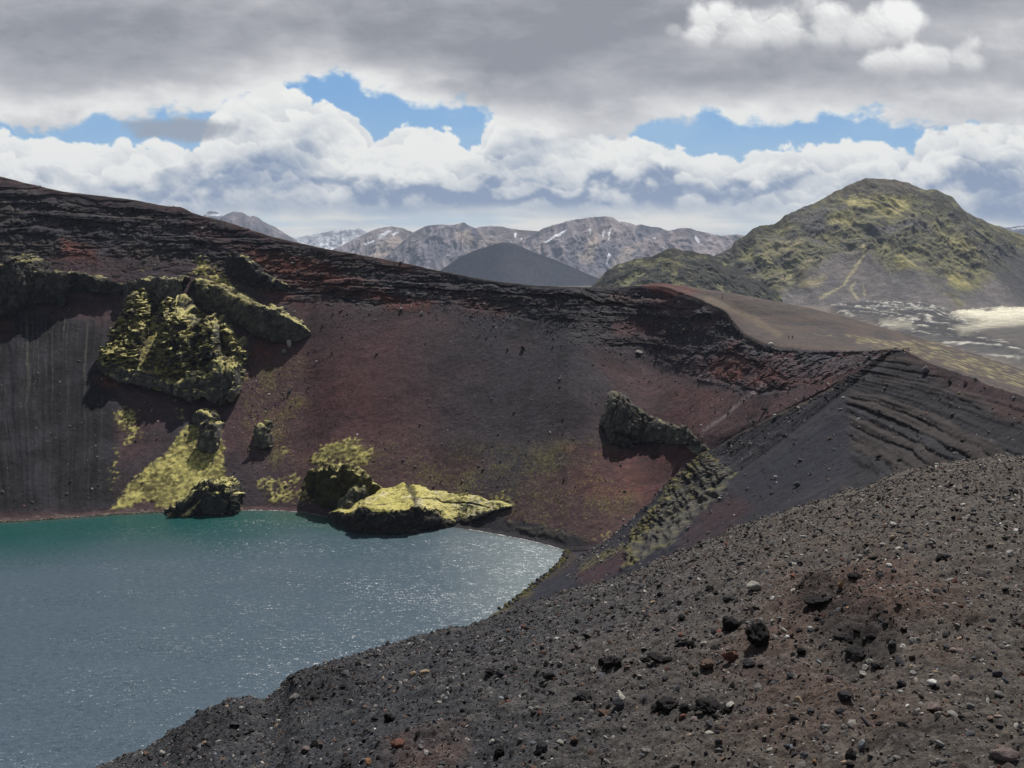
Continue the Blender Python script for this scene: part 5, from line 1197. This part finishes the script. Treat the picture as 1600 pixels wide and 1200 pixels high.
STONES = [
 ('scoria_chunk', 1181, 988, 58, 44, 'black', 'largest black scoria chunk, standing alone right of the middle of the near slope', 'scoria', 1),
 ('scoria_chunk', 1141, 973, 46, 26, 'black', 'low black scoria chunk touching the left of the largest chunk', 'scoria', 2),
 ('scoria_chunk', 1118, 985, 26, 16, 'dark', 'brownish black lump between two low black scoria chunks', 'scoria', 3),
 ('scoria_chunk', 1075, 1005, 36, 22, 'black', 'black scoria chunk with a sharp left end below the low chunk', 'scoria', 4),
 ('scoria_chunk', 1181, 952, 22, 14, 'black', 'small black scoria knob above the largest chunk', 'scoria', 5),
 ('scoria_chunk', 1066, 962, 20, 15, 'black', 'small round black scoria lump up-slope of the sharp-ended chunk', 'scoria', 6),
 ('stone', 1178, 914, 29, 16, 'pale', 'pale grey flat-topped stone, the largest light one on the upper slope', 'stone', 1),
 ('stone', 1140, 1022, 32, 25, 'red', 'reddish brown rounded stone below the largest black chunk', 'scoria', 7),
 ('stone', 1106, 1036, 32, 18, 'brown', 'low brown stone against the left of the reddish rounded stone', 'scoria', 8),
 ('stone', 1167, 1031, 30, 15, 'dark', 'low dark brown stone against the right of the reddish rounded stone', 'scoria', 9),
 ('stone', 965, 1096, 26, 18, 'slate', 'grey wedge stone with a pale top and a dark underside', 'stone', 2),
 ('stone', 943, 1112, 24, 12, 'brown', 'flat brown stone lying left of the grey wedge stone', 'stone', 3),
 ('stone', 928, 1044, 15, 13, 'pale', 'pale pointed shard lying beside the tall dark cinder clump', 'stone', 4),
 ('stone', 1247, 1092, 19, 11, 'tan', 'tan ragged stone on the brown ash right of the cinder clumps', 'stone', 5),
 ('stone', 1266, 1108, 15, 12, 'slate', 'small grey block just below the tan ragged stone', 'stone', 6),
 ('scoria_chunk', 1468, 872, 28, 18, 'black', 'black scoria lump alone high on the right of the near slope', 'scoria', 10),
 ('scoria_chunk', 1318, 996, 36, 18, 'black', 'black scoria lump at the foot of the dark rough patch', 'scoria', 11),
 ('scoria_chunk', 1362, 993, 21, 12, 'black', 'smaller black lump right of the lump in the dark rough patch', 'scoria', 12),
 ('scoria_chunk', 1340, 1017, 60, 15, 'black', 'long low black scoria ridge under the dark rough patch', 'scoria', 13),
 ('scoria_chunk', 1369, 1039, 28, 13, 'black', 'black scoria lump below the long low ridge', 'scoria', 14),
 ('scoria_chunk', 1409, 1067, 21, 18, 'dark', 'dark reddish scoria lump above a small white stone', 'scoria', 15),
 ('scoria_chunk', 1275, 936, 50, 24, 'black', 'broad black scoria mass forming the dark brow of the slope', 'scoria', 16),
 ('scoria_chunk', 1337, 900, 40, 17, 'black', 'black scoria patch beside the round orange stone', 'scoria', 17),
 ('stone', 1457, 1064, 24, 11, 'white', 'white cracked flat stone in the gravel on the right', 'stone', 7),
 ('stone', 1407, 1081, 12, 8, 'white', 'small white stone under the dark reddish scoria lump', 'stone', 8),
 ('stone', 1462, 1104, 31, 20, 'mauve', 'mauve brown stone leaning behind a pale cube stone', 'stone', 9),
 ('stone', 1466, 1115, 16, 12, 'pale', 'pale cube-like stone in front of the mauve brown stone', 'stone', 10),
 ('stone', 1566, 1172, 54, 32, 'mauve', 'largest mauve stone, in the bottom right corner of the slope', 'stone', 11),
 ('stone', 1515, 1101, 20, 13, 'grey', 'grey rounded stone above a reddish flat one on the right', 'stone', 12),
 ('stone', 1562, 1083, 26, 10, 'grey', 'long grey stone near the right edge of the slope', 'stone', 13),
 ('stone', 1560, 1050, 24, 12, 'slate', 'slate stone at the right edge above the long grey stone', 'stone', 14),
 ('stone', 1273, 1190, 11, 9, 'orange', 'small orange stone at the bottom edge right of the middle', 'stone', 15),
 ('stone', 1318, 1190, 16, 9, 'tan', 'yellowish stone at the bottom edge beside the small orange stone', 'stone', 16),
 ('stone', 1313, 912, 14, 13, 'orange', 'round orange brown stone at the edge of the dark rough patch', 'stone', 17),
 ('stone', 1311, 954, 18, 11, 'blue', 'bluish white stone in the middle of the dark rough patch', 'stone', 18),
 ('stone', 1324, 950, 9, 7, 'orange', 'small orange stone touching the bluish white stone', 'stone', 19),
 ('stone', 1267, 982, 14, 9, 'white', 'pinkish white stone right of the largest black chunk', 'stone', 20),
 ('scoria_chunk', 1253, 1016, 22, 14, 'black', 'black scoria lump below the pinkish white stone', 'scoria', 18),
 ('stone', 1390, 883, 14, 6, 'white', 'white flat stone left of the lone black lump high on the right', 'stone', 21),
 ('stone', 1255, 838, 14, 7, 'white', 'white stone near the crest above the pale grey flat-topped stone', 'stone', 22),
 ('stone', 1587, 828, 14, 7, 'white', 'white stone at the right edge just under the crest', 'stone', 23),
 ('scoria_chunk', 1321, 1086, 30, 16, 'dark', 'dark flat scoria slab on the brown ash', 'scoria', 19),
 ('stone', 1297, 1058, 15, 11, 'mauve', 'mauve stone on the brown ash under the dark rough patch', 'stone', 24),
 ('stone', 847, 1166, 22, 27, 'slate', 'grey upright block with a smooth face at the bottom of the slope', 'stone', 25),
 ('scoria_chunk', 781, 1172, 27, 22, 'black', 'black scoria lump left of the grey upright block', 'scoria', 20),
 ('stone', 575, 1189, 13, 13, 'orange', 'pale orange round stone at the bottom edge left of the middle', 'stone', 26),
 ('scoria_chunk', 541, 1189, 36, 20, 'dark', 'dark cinder lump left of the pale orange round stone', 'scoria', 21),
 ('scoria_chunk', 609, 1120, 28, 20, 'black', 'black scoria lump in the lower left of the slope', 'scoria', 22),
 ('stone', 644, 1052, 16, 13, 'tan', 'tan round stone, the left one of a pair', 'stone', 27),
 ('stone', 663, 1050, 20, 13, 'tan', 'tan split stone, the right one of a pair', 'stone', 28),
 ('scoria_chunk', 782, 1050, 22, 17, 'slate', 'slate lump right of a black twin in mid slope', 'scoria', 23),
 ('scoria_chunk', 764, 1048, 20, 14, 'black', 'black lump left of its slate twin in mid slope', 'scoria', 24),
 ('scoria_chunk', 857, 1055, 26, 14, 'dark', 'dark oval lump in mid slope left of the pale pointed shard', 'scoria', 25),
 ('stone', 870, 997, 11, 6, 'white', 'small white stone on the dark ash of mid slope', 'stone', 29),
 ('stone', 700, 1084, 7, 15, 'white', 'thin white upright sliver on dark ash', 'stone', 30),
 ('stone', 541, 1053, 30, 19, 'slate', 'slate rounded boulder near the slope edge on the left', 'stone', 31),
 ('stone', 459, 1089, 25, 15, 'grey', 'light grey stone at the left brow of the slope', 'stone', 32),
 ('scoria_chunk', 494, 1090, 28, 18, 'black', 'black scoria lump beside the light grey stone at the left brow', 'scoria', 26),
 ('stone', 330, 1109, 9, 6, 'white', 'tiny white stone standing out on the left skyline above the water', 'stone', 33),
 ('stone', 319, 1161, 13, 8, 'tan', 'tan stone low on the left tip of the slope', 'stone', 34),
 ('stone', 228, 1178, 14, 9, 'brown', 'brown stone at the far left tip of the slope', 'stone', 35),
 ('scoria_chunk', 390, 1142, 20, 12, 'black', 'small black lump near the left tip of the slope', 'scoria', 27),
 ('stone', 478, 1170, 20, 9, 'mauve', 'pinkish flat stone low on the left', 'stone', 36),
 ('stone', 622, 1159, 30, 14, 'red', 'reddish cinder slab in the warm patch at the bottom left', 'scoria', 28),
 ('stone', 840, 1106, 12, 7, 'pale', 'pale flat stone left of the grey wedge stone', 'stone', 37),
 ('stone', 947, 1152, 13, 12, 'pale', 'pale round stone at the bottom right of the grey upright block', 'stone', 38),
 ('stone', 898, 1153, 15, 11, 'brown', 'brown stone among pale shards right of the grey upright block', 'stone', 39),
 ('stone', 878, 1160, 20, 10, 'pale', 'pale shard just right of the grey upright block', 'stone', 40),
 ('scoria_chunk', 775, 1023, 15, 12, 'black', 'small black knob above the slate and black twins', 'scoria', 29),
 ('scoria_chunk', 722, 1108, 15, 10, 'black', 'small black lump below the thin white sliver', 'scoria', 30),
 ('stone', 813, 1157, 14, 9, 'grey', 'grey stone between the black lump and the grey upright block', 'stone', 41),
 ('stone', 1020, 940, 12, 11, 'tan', 'tan stone perched above a small black lump on the upper slope', 'stone', 42),
 ('stone', 1093, 905, 12, 7, 'white', 'white angular stone on the upper slope left of the pale flat-topped stone', 'stone', 43),
 ('stone', 1159, 878, 15, 11, 'grey', 'light grey stone near the crest above the pale flat-topped stone', 'stone', 44),
 ('stone', 1240, 898, 20, 10, 'red', 'reddish flat stone right of the pale flat-topped stone', 'stone', 45),
 ('scoria_chunk', 1140, 935, 34, 12, 'dark', 'dark ledge-like lump below the pale flat-topped stone', 'scoria', 31),
 ('stone', 1203, 1060, 10, 8, 'brown', 'small brown stone in the hollow above the tan ragged stone', 'stone', 46),
]
WALL_STONES = [
 (452, 537, 11, 14, 'pale', 'pale upright boulder on the scree at the tip of the slanting cliff band', 'B'),
 (445, 551, 8, 8, 'grey', 'grey boulder just below the pale upright boulder', 'B'),
 (453, 612, 8, 7, 'slate', 'slate boulder on the edge of the olive scree', 'B'),
 (625, 408, 7, 5, 'pale', 'pale boulder on the rim cliffs under the snow-streaked mountains', 'B'),
 (625, 483, 7, 6, 'pale', 'pale boulder below the red bed in the middle of the wall', 'B'),
 (659, 490, 6, 5, 'pale', 'pale boulder right of its neighbour below the red bed', 'B'),
 (816, 544, 10, 8, 'dark', 'dark boulder alone on the upper middle scree', 'B'),
 (719, 574, 9, 5, 'pale', 'pale flat boulder in the middle of the scree', 'B'),
 (455, 411, 7, 6, 'grey', 'grey boulder on the red layered cliff of the upper left', 'B'),
 (1000, 550, 13, 5, 'pale', 'long pale boulder under the layered cliffs right of centre', 'B'),
 (1197, 640, 14, 6, 'black', 'black flat lump above the spur ridge', 'B'),
 (1212, 651, 8, 6, 'white', 'white boulder on the spur ridge', 'N'),
 (1207, 534, 10, 7, 'white', 'bright white slab on the rim below the two hikers', 'B'),
 (1227, 561, 9, 7, 'pale', 'pale boulder under the rim right of the white slab', 'B'),
 (1283, 566, 8, 6, 'slate', 'slate boulder on the dark layers under the rim', 'B'),
 (1447, 577, 16, 16, 'grey', 'big square grey boulder on the right rim', 'N'),
 (1244, 758, 14, 9, 'slate', 'slate boulder on the dark face just above the near crest', 'N'),
 (1131, 780, 9, 6, 'pale', 'pale boulder on the dark face beside the mossy rib', 'N'),
 (1375, 709, 16, 7, 'black', 'black flat boulder low on the dark face', 'N'),
 (1408, 720, 16, 5, 'black', 'black flat boulder touching the near crest', 'N'),
 (1484, 700, 7, 5, 'grey', 'grey boulder on the dark face at the right', 'N'),
 (1250, 717, 9, 6, 'slate', 'slate boulder midway down the dark face', 'N'),
 (1315, 636, 8, 5, 'grey', 'grey boulder below the layered band on the dark face', 'N'),
 (1502, 612, 6, 5, 'tan', 'tan boulder on the brown slope under the right rim', 'N'),
 (225, 408, 7, 6, 'grey', 'grey boulder on the bench above the mossy towers', 'B'),
 (256, 350, 6, 6, 'grey', 'grey boulder on the black cliffs below the left rim', 'B'),
 (316, 356, 6, 5, 'pale', 'pale boulder in the notch of the left rim', 'B'),
 (372, 560, 8, 8, 'black', 'round black boulder on top of the mossy ledge', 'B'),
]
def build_stones():
    R = np.random.RandomState(5)
    sh0 = [stone_shape(1, 300 + i) for i in range(14)]; sh1 = [stone_shape(2, 340 + i, .5, .12) for i in range(12)]
    gm = ground_mat('gravel', (40.,), ((60., .006),), .3); MAT['gravel'] = gm
    # gravel: many sizes
    n = 165000
    P, wm, rg = fg_sample(n, R, 2.2, 19); n = len(P)
    r = np.clip(.0036 * R.rand(n) ** (-1 / 2.5), .0036, .020) * (1 + .04 * P[:, 1])
    r = np.minimum(r, .024)
    c, _ = tone_mix(R, n, wm); P[:, 2] += r * .18
    c = np.where((rg > .5)[:, None] & (R.rand(n) < .7)[:, None], c * .35, c)
    scatter('gravel', P, r, c, sh0, 7, gm)
    n = 900
    P, wm, rg = fg_sample(n, R, 2.4, 19); n = len(P)
    r = np.clip(.013 * R.rand(n) ** (-1 / 3.), .013, .034); c, _ = tone_mix(R, n, wm); P[:, 2] += r * .2
    scatter('pebbles', P, r, np.where((rg > .4)[:, None], c * .4, c), sh1, 9, gm)
    # named stones
    for (nm, px, py, w, h, tone, lab, kind, i) in STONES:
        place_stone(nm, px, py, w, h, tone, lab, kind, i)
    # loose cobbles that nothing singles out
    spec = [('stone', 'dark', 'dark cinder cobble, one of many alike strewn over the near slope', 'dark cobbles on the near slope', 60, 'scoria'),
            ('stone', 'grey', 'plain grey cobble, one of many alike strewn over the near slope', 'grey cobbles on the near slope', 45, 'stone'),
            ('stone', 'brown', 'plain brown cobble, one of many alike strewn over the near slope', 'brown cobbles on the near slope', 45, 'stone'),
            ('stone', 'pale', 'small pale cobble, one of many alike strewn over the near slope', 'pale cobbles on the near slope', 20, 'stone')]
    for nm, tone, lab, grp, cnt, kind in spec:
        P, wm, rg = fg_sample(cnt * 6, R, 3.2, 12.)
        a, b = project(P); k = (a > 200) & (a < 1590) & (b < 1190) & (b > table(FG_SIL, a) + 12); P = P[k][:cnt]
        for p in P:
            o = bpy.data.objects.new(nm, stone_mesh(kind, R.randint(1, 12), tone_mat(tone))); COL.objects.link(o)
            s = R.uniform(.010, .019) * (1 + .05 * p[1])
            o.scale = (s * R.uniform(.9, 1.3), s * R.uniform(.8, 1.1), s * R.uniform(.5, .8)); o.rotation_euler = (R.uniform(-.3, .3), R.uniform(-.3, .3), R.uniform(0, 6.28))
            o.location = (p[0], p[1], p[2] + s * .22); tag(o, lab, 'stone', grp)
    # boulders on the crater walls
    for (px, py, w, h, tone, lab, d) in WALL_STONES:
        place_stone('boulder', px, py, w, h, tone, lab, 'stone' if tone != 'black' else 'scoria', int(px) % 11, BOWL if d == 'B' else NEAR, 'boulder')
    # scree stones, too many to count
    for nm, D, cnt, seed in (('scree_stones', BOWL, 12000, 3), ('scree_rubble', NEAR, 5200, 5)):
        R2 = np.random.RandomState(seed)
        i = R2.randint(len(D['px']), size=cnt * 5); a, b, P = D['px'][i], D['py'][i], D['P'][i]
        if D is BOWL:
            w = .16 + .9 * np.exp(-((a - 420) / 45) ** 2 - ((b - 640) / 75) ** 2) + .7 * np.exp(-((a - 700) / 190) ** 2 - ((b - 500) / 28) ** 2) + .8 * np.exp(-((a - 1030) / 130) ** 2 - ((b - 530) / 60) ** 2) + .35 * np.exp(-((a - 1120) / 70) ** 2 - ((b - 640) / 40) ** 2) + .45 * np.exp(-((a - 640) / 260) ** 2 - ((b - 720) / 50) ** 2)
            w *= (P[:, 2] > 2.5) * (a > -60) * (a < 1400) * (b < 870)
        else:
            w = .5 * (P[:, 2] > 1) * (a > 880) * (a < 1620)
        k = R2.rand(len(a)) < w; P = P[k][:cnt]
        n = len(P); P = P + R2.uniform(-.5, .5, (n, 3)) * np.array([1, 1, 0])
        r = np.clip(.14 * R2.rand(n) ** (-1 / 2.4), .14, .75)
        c, _ = tone_mix(R2, n, np.full(n, .5)); c = c * 1.15 + .025
        scatter(nm, P, r, c, sh0, seed, gm, .75)
    # stones at the water's edge
    R2 = np.random.RandomState(8); V = []
    s = R2.uniform(0, 1, 420)
    bpx = np.array([(885, 861.5), (880, 872), (872, 884), (860, 895), (845, 906), (825, 922), (805, 937), (790, 950)], float); k = np.linspace(0, 1, 8)
    Q0 = W(np.interp(s, k, bpx[:, 0]), np.interp(s, k, bpx[:, 1]), H / qof(np.interp(s, k, bpx[:, 1])))
    xy = Q0[:, :2] + R2.normal(0, .7, (420, 2)) + np.array([.5, 0])
    r = R2.uniform(.25, .9, 420)
    P = np.column_stack([xy, np.full(420, .1)]); c = np.where((R2.rand(420) < .35)[:, None], C_OLIVE * .7, C_DARK * R2.uniform(.6, 1.3, (420, 1)))
    xx = R2.uniform(-20, 262, 520); yy = H / qof(table(SHORE, xx)) + R2.uniform(-.3, 1.6, 520)
    Q = W(xx, table(SHORE, xx), yy); Q[:, 2] = .15 + .25 * (yy - yy.min()) * 0
    P = np.concatenate([P, Q]); r = np.concatenate([r, R2.uniform(.15, .5, 520)]); c = np.concatenate([c, rgb(.22, .19, .14) * R2.uniform(.4, 1.3, (520, 1))])
    scatter('shore_stones', P, r, c, sh0, 11, gm, .8)

def build_clumps():
    """dark cushions with dry stems standing on the near slope"""
    for q, (px, py, w, h, tone, lab) in enumerate([(1046, 1100, 54, 27, 'black', 'rough dark cinder clump, the left one of a touching pair low in mid slope'), (1108, 1101, 64, 18, 'black', 'long low dark cinder clump, the right one of a touching pair'),
                                     (953, 1029, 36, 28, 'black', 'tall dark cinder clump on the blue-grey ash of mid slope'), (1026, 1026, 44, 19, 'black', 'low dark cinder clump right of the tall one in mid slope'), (911, 1086, 28, 15, 'dark', 'brownish cinder clump above a flat pale stone in mid slope')]):
        place_stone('cinder_clump', px, py, w, h, tone, lab, 'scoria', 40 + q, cat='cinder clump')
        for k in range(2):
            place_stone('cinder_clump', px + (k - .5) * w * .8, py + h * .2, w * .5, h * .6, tone, 'small dark cinder lump leaning against a larger cinder clump in mid slope', 'scoria', 50 + q * 2 + k, cat='cinder clump', group='lumps beside the cinder clumps')

# ------------------------------------------------------------------ people on the rim
def flat(name, col, rough=.8):
    m = bpy.data.materials.new(name); nt, N, L = nodes_of(m)
    out = N.new('ShaderNodeOutputMaterial'); b = N.new('ShaderNodeBsdfPrincipled'); L.new(b.outputs[0], out.inputs[0]); b.inputs['Roughness'].default_value = rough
    n = N.new('ShaderNodeTexNoise'); n.inputs['Scale'].default_value = 25; mr = N.new('ShaderNodeMapRange'); mr.inputs[3].default_value = .8; mr.inputs[4].default_value = 1.15
    L.new(n.outputs['Fac'], mr.inputs[0]); vm = N.new('ShaderNodeVectorMath'); vm.operation = 'SCALE'; r = N.new('ShaderNodeRGB'); r.outputs[0].default_value = (*col, 1)
    L.new(r.outputs[0], vm.inputs[0]); L.new(mr.outputs[0], vm.inputs['Scale']); L.new(vm.outputs[0], b.inputs['Base Color'])
    return m
def skinned(name, verts, edges, mat, parent=None, root=0):
    me = bpy.data.meshes.new(name); me.from_pydata([v[:3] for v in verts], edges, [])
    o = put(name, me, mat, parent)
    sk = o.modifiers.new('skin', 'SKIN'); sk.use_smooth_shade = True
    for i, v in enumerate(verts):
        d = me.skin_vertices[0].data[i]; d.radius = (v[3], v[4] if len(v) > 4 else v[3]); d.use_root = (i == root)
    ss = o.modifiers.new('sub', 'SUBSURF'); ss.levels = 1; ss.render_levels = 1
    return o
def person(p, face, label, jacket, trousers, hair, pack=None, stride=.22, group='hikers on the crater rim', tall=1.75):
    k = tall / 1.75
    j = [(0, 0, .96, .15, .11), (0, 0, 1.18, .15, .11), (0, 0, 1.38, .17, .11), (0, 0, 1.50, .06), (0, .02, 1.60, .085, .095), (0, .02, 1.70, .08, .09),
         (-.09, 0, .90, .09), (-.09, stride, .50, .062), (-.10, stride * .9 - .02, .09, .042), (-.10, stride * .9 + .16, .04, .035),
         (.09, 0, .90, .09), (.09, -stride * .5, .50, .062), (.10, -stride * 1.2, .10, .042), (.10, -stride * 1.2 + .17, .04, .035),
         (-.20, 0, 1.42, .055), (-.25, -.08, 1.15, .042), (-.24, .08, .93, .032), (-.24, .13, .83, .035),
         (.20, 0, 1.42, .055), (.25, .02, 1.15, .042), (.24, .20, .98, .032), (.24, .27, .92, .035)]
    e = [(0, 1), (1, 2), (2, 3), (3, 4), (4, 5), (0, 6), (6, 7), (7, 8), (8, 9), (0, 10), (10, 11), (11, 12), (12, 13), (2, 14), (14, 15), (15, 16), (16, 17), (2, 18), (18, 19), (19, 20), (20, 21)]
    sc = [tuple(c * k for c in v) for v in j]
    body = skinned('person', sc, e, flat('skin', (.42, .27, .2)))
    body.location = p; body.rotation_euler = (0, 0, face); tag(body, label, 'person', group)
    g = lambda ids, r: [tuple(list(sc[i][:3]) + [q + r for q in sc[i][3:]]) for i in ids]
    skinned('jacket', g([0, 1, 2, 14, 15, 16, 18, 19, 20], .018), [(0, 1), (1, 2), (2, 3), (3, 4), (4, 5), (2, 6), (6, 7), (7, 8)], flat('jacket', jacket), body)
    skinned('trousers', g([0, 6, 7, 8, 10, 11, 12], .016), [(0, 1), (1, 2), (2, 3), (0, 4), (4, 5), (5, 6)], flat('trousers', trousers), body)
    h = [(0, -.005, 1.66, .088), (0, -.005, 1.73, .085)]
    skinned('hair', [tuple(c * k for c in v) for v in h], [(0, 1)], flat('hair', hair), body)
    if pack:
        skinned('backpack', [tuple(c * k for c in v) for v in [(0, -.2, 1.08, .14, .09), (0, -.2, 1.40, .12, .08)]], [(0, 1)], flat('backpack', pack), body)
    return body
def build_people():
    def at(px, py): return tuple(lookup(FLANK, px, py))
    person(at(1130, 467.5), 2.4, 'hiker in a white top walking on the upper part of the brown rim slope', (.75, .75, .73), (.03, .03, .035), (.05, .035, .03))
    person(at(1127.3, 466.0), 2.5, 'dark-clothed hiker close behind the white-topped hiker on the upper rim slope', (.035, .03, .035), (.04, .04, .05), (.04, .03, .025), (.12, .05, .04))
    person(at(1233.6, 530.5), 2.2, 'hiker in a pale top above the bright white slab on the rim', (.6, .57, .52), (.10, .075, .055), (.10, .07, .05))
    person(at(1236.8, 531.5), 2.3, 'hiker in rust brown clothes right of the pale-topped hiker on the rim', (.20, .09, .05), (.045, .035, .035), (.03, .025, .02), (.05, .05, .06))

# ------------------------------------------------------------------ air
def build_haze():
    bm = bmesh.new(); bmesh.ops.create_cube(bm, size=1)
    x0, x1, y0, y1, z0, z1 = -20500, 20500, -3500, 16000, -9, 800
    for v in bm.verts: v.co = (x0 if v.co.x < 0 else x1, y0 if v.co.y < 0 else y1, z0 if v.co.z < 0 else z1)
    me = bpy.data.meshes.new('haze'); bm.to_mesh(me); bm.free()
    m = bpy.data.materials.new('haze'); nt, N, L = nodes_of(m)
    out = N.new('ShaderNodeOutputMaterial'); v = N.new('ShaderNodeVolumePrincipled'); v.inputs['Color'].default_value = (*HAZE_COLOR, 1); v.inputs['Density'].default_value = HAZE_DENSITY; v.inputs['Anisotropy'].default_value = .1
    L.new(v.outputs[0], out.inputs['Volume'])
    o = put('haze', me, m); o['kind'] = 'stuff'
MAT = {}
build_camera(); build_world(); build_sky()
build_bowl(); build_near_face(); build_flank(); build_water(); build_crags()
build_mountains(); build_plain(); build_foreground(); build_stones(); build_clumps(); build_people()
if HAZE_DENSITY > 0: build_haze()
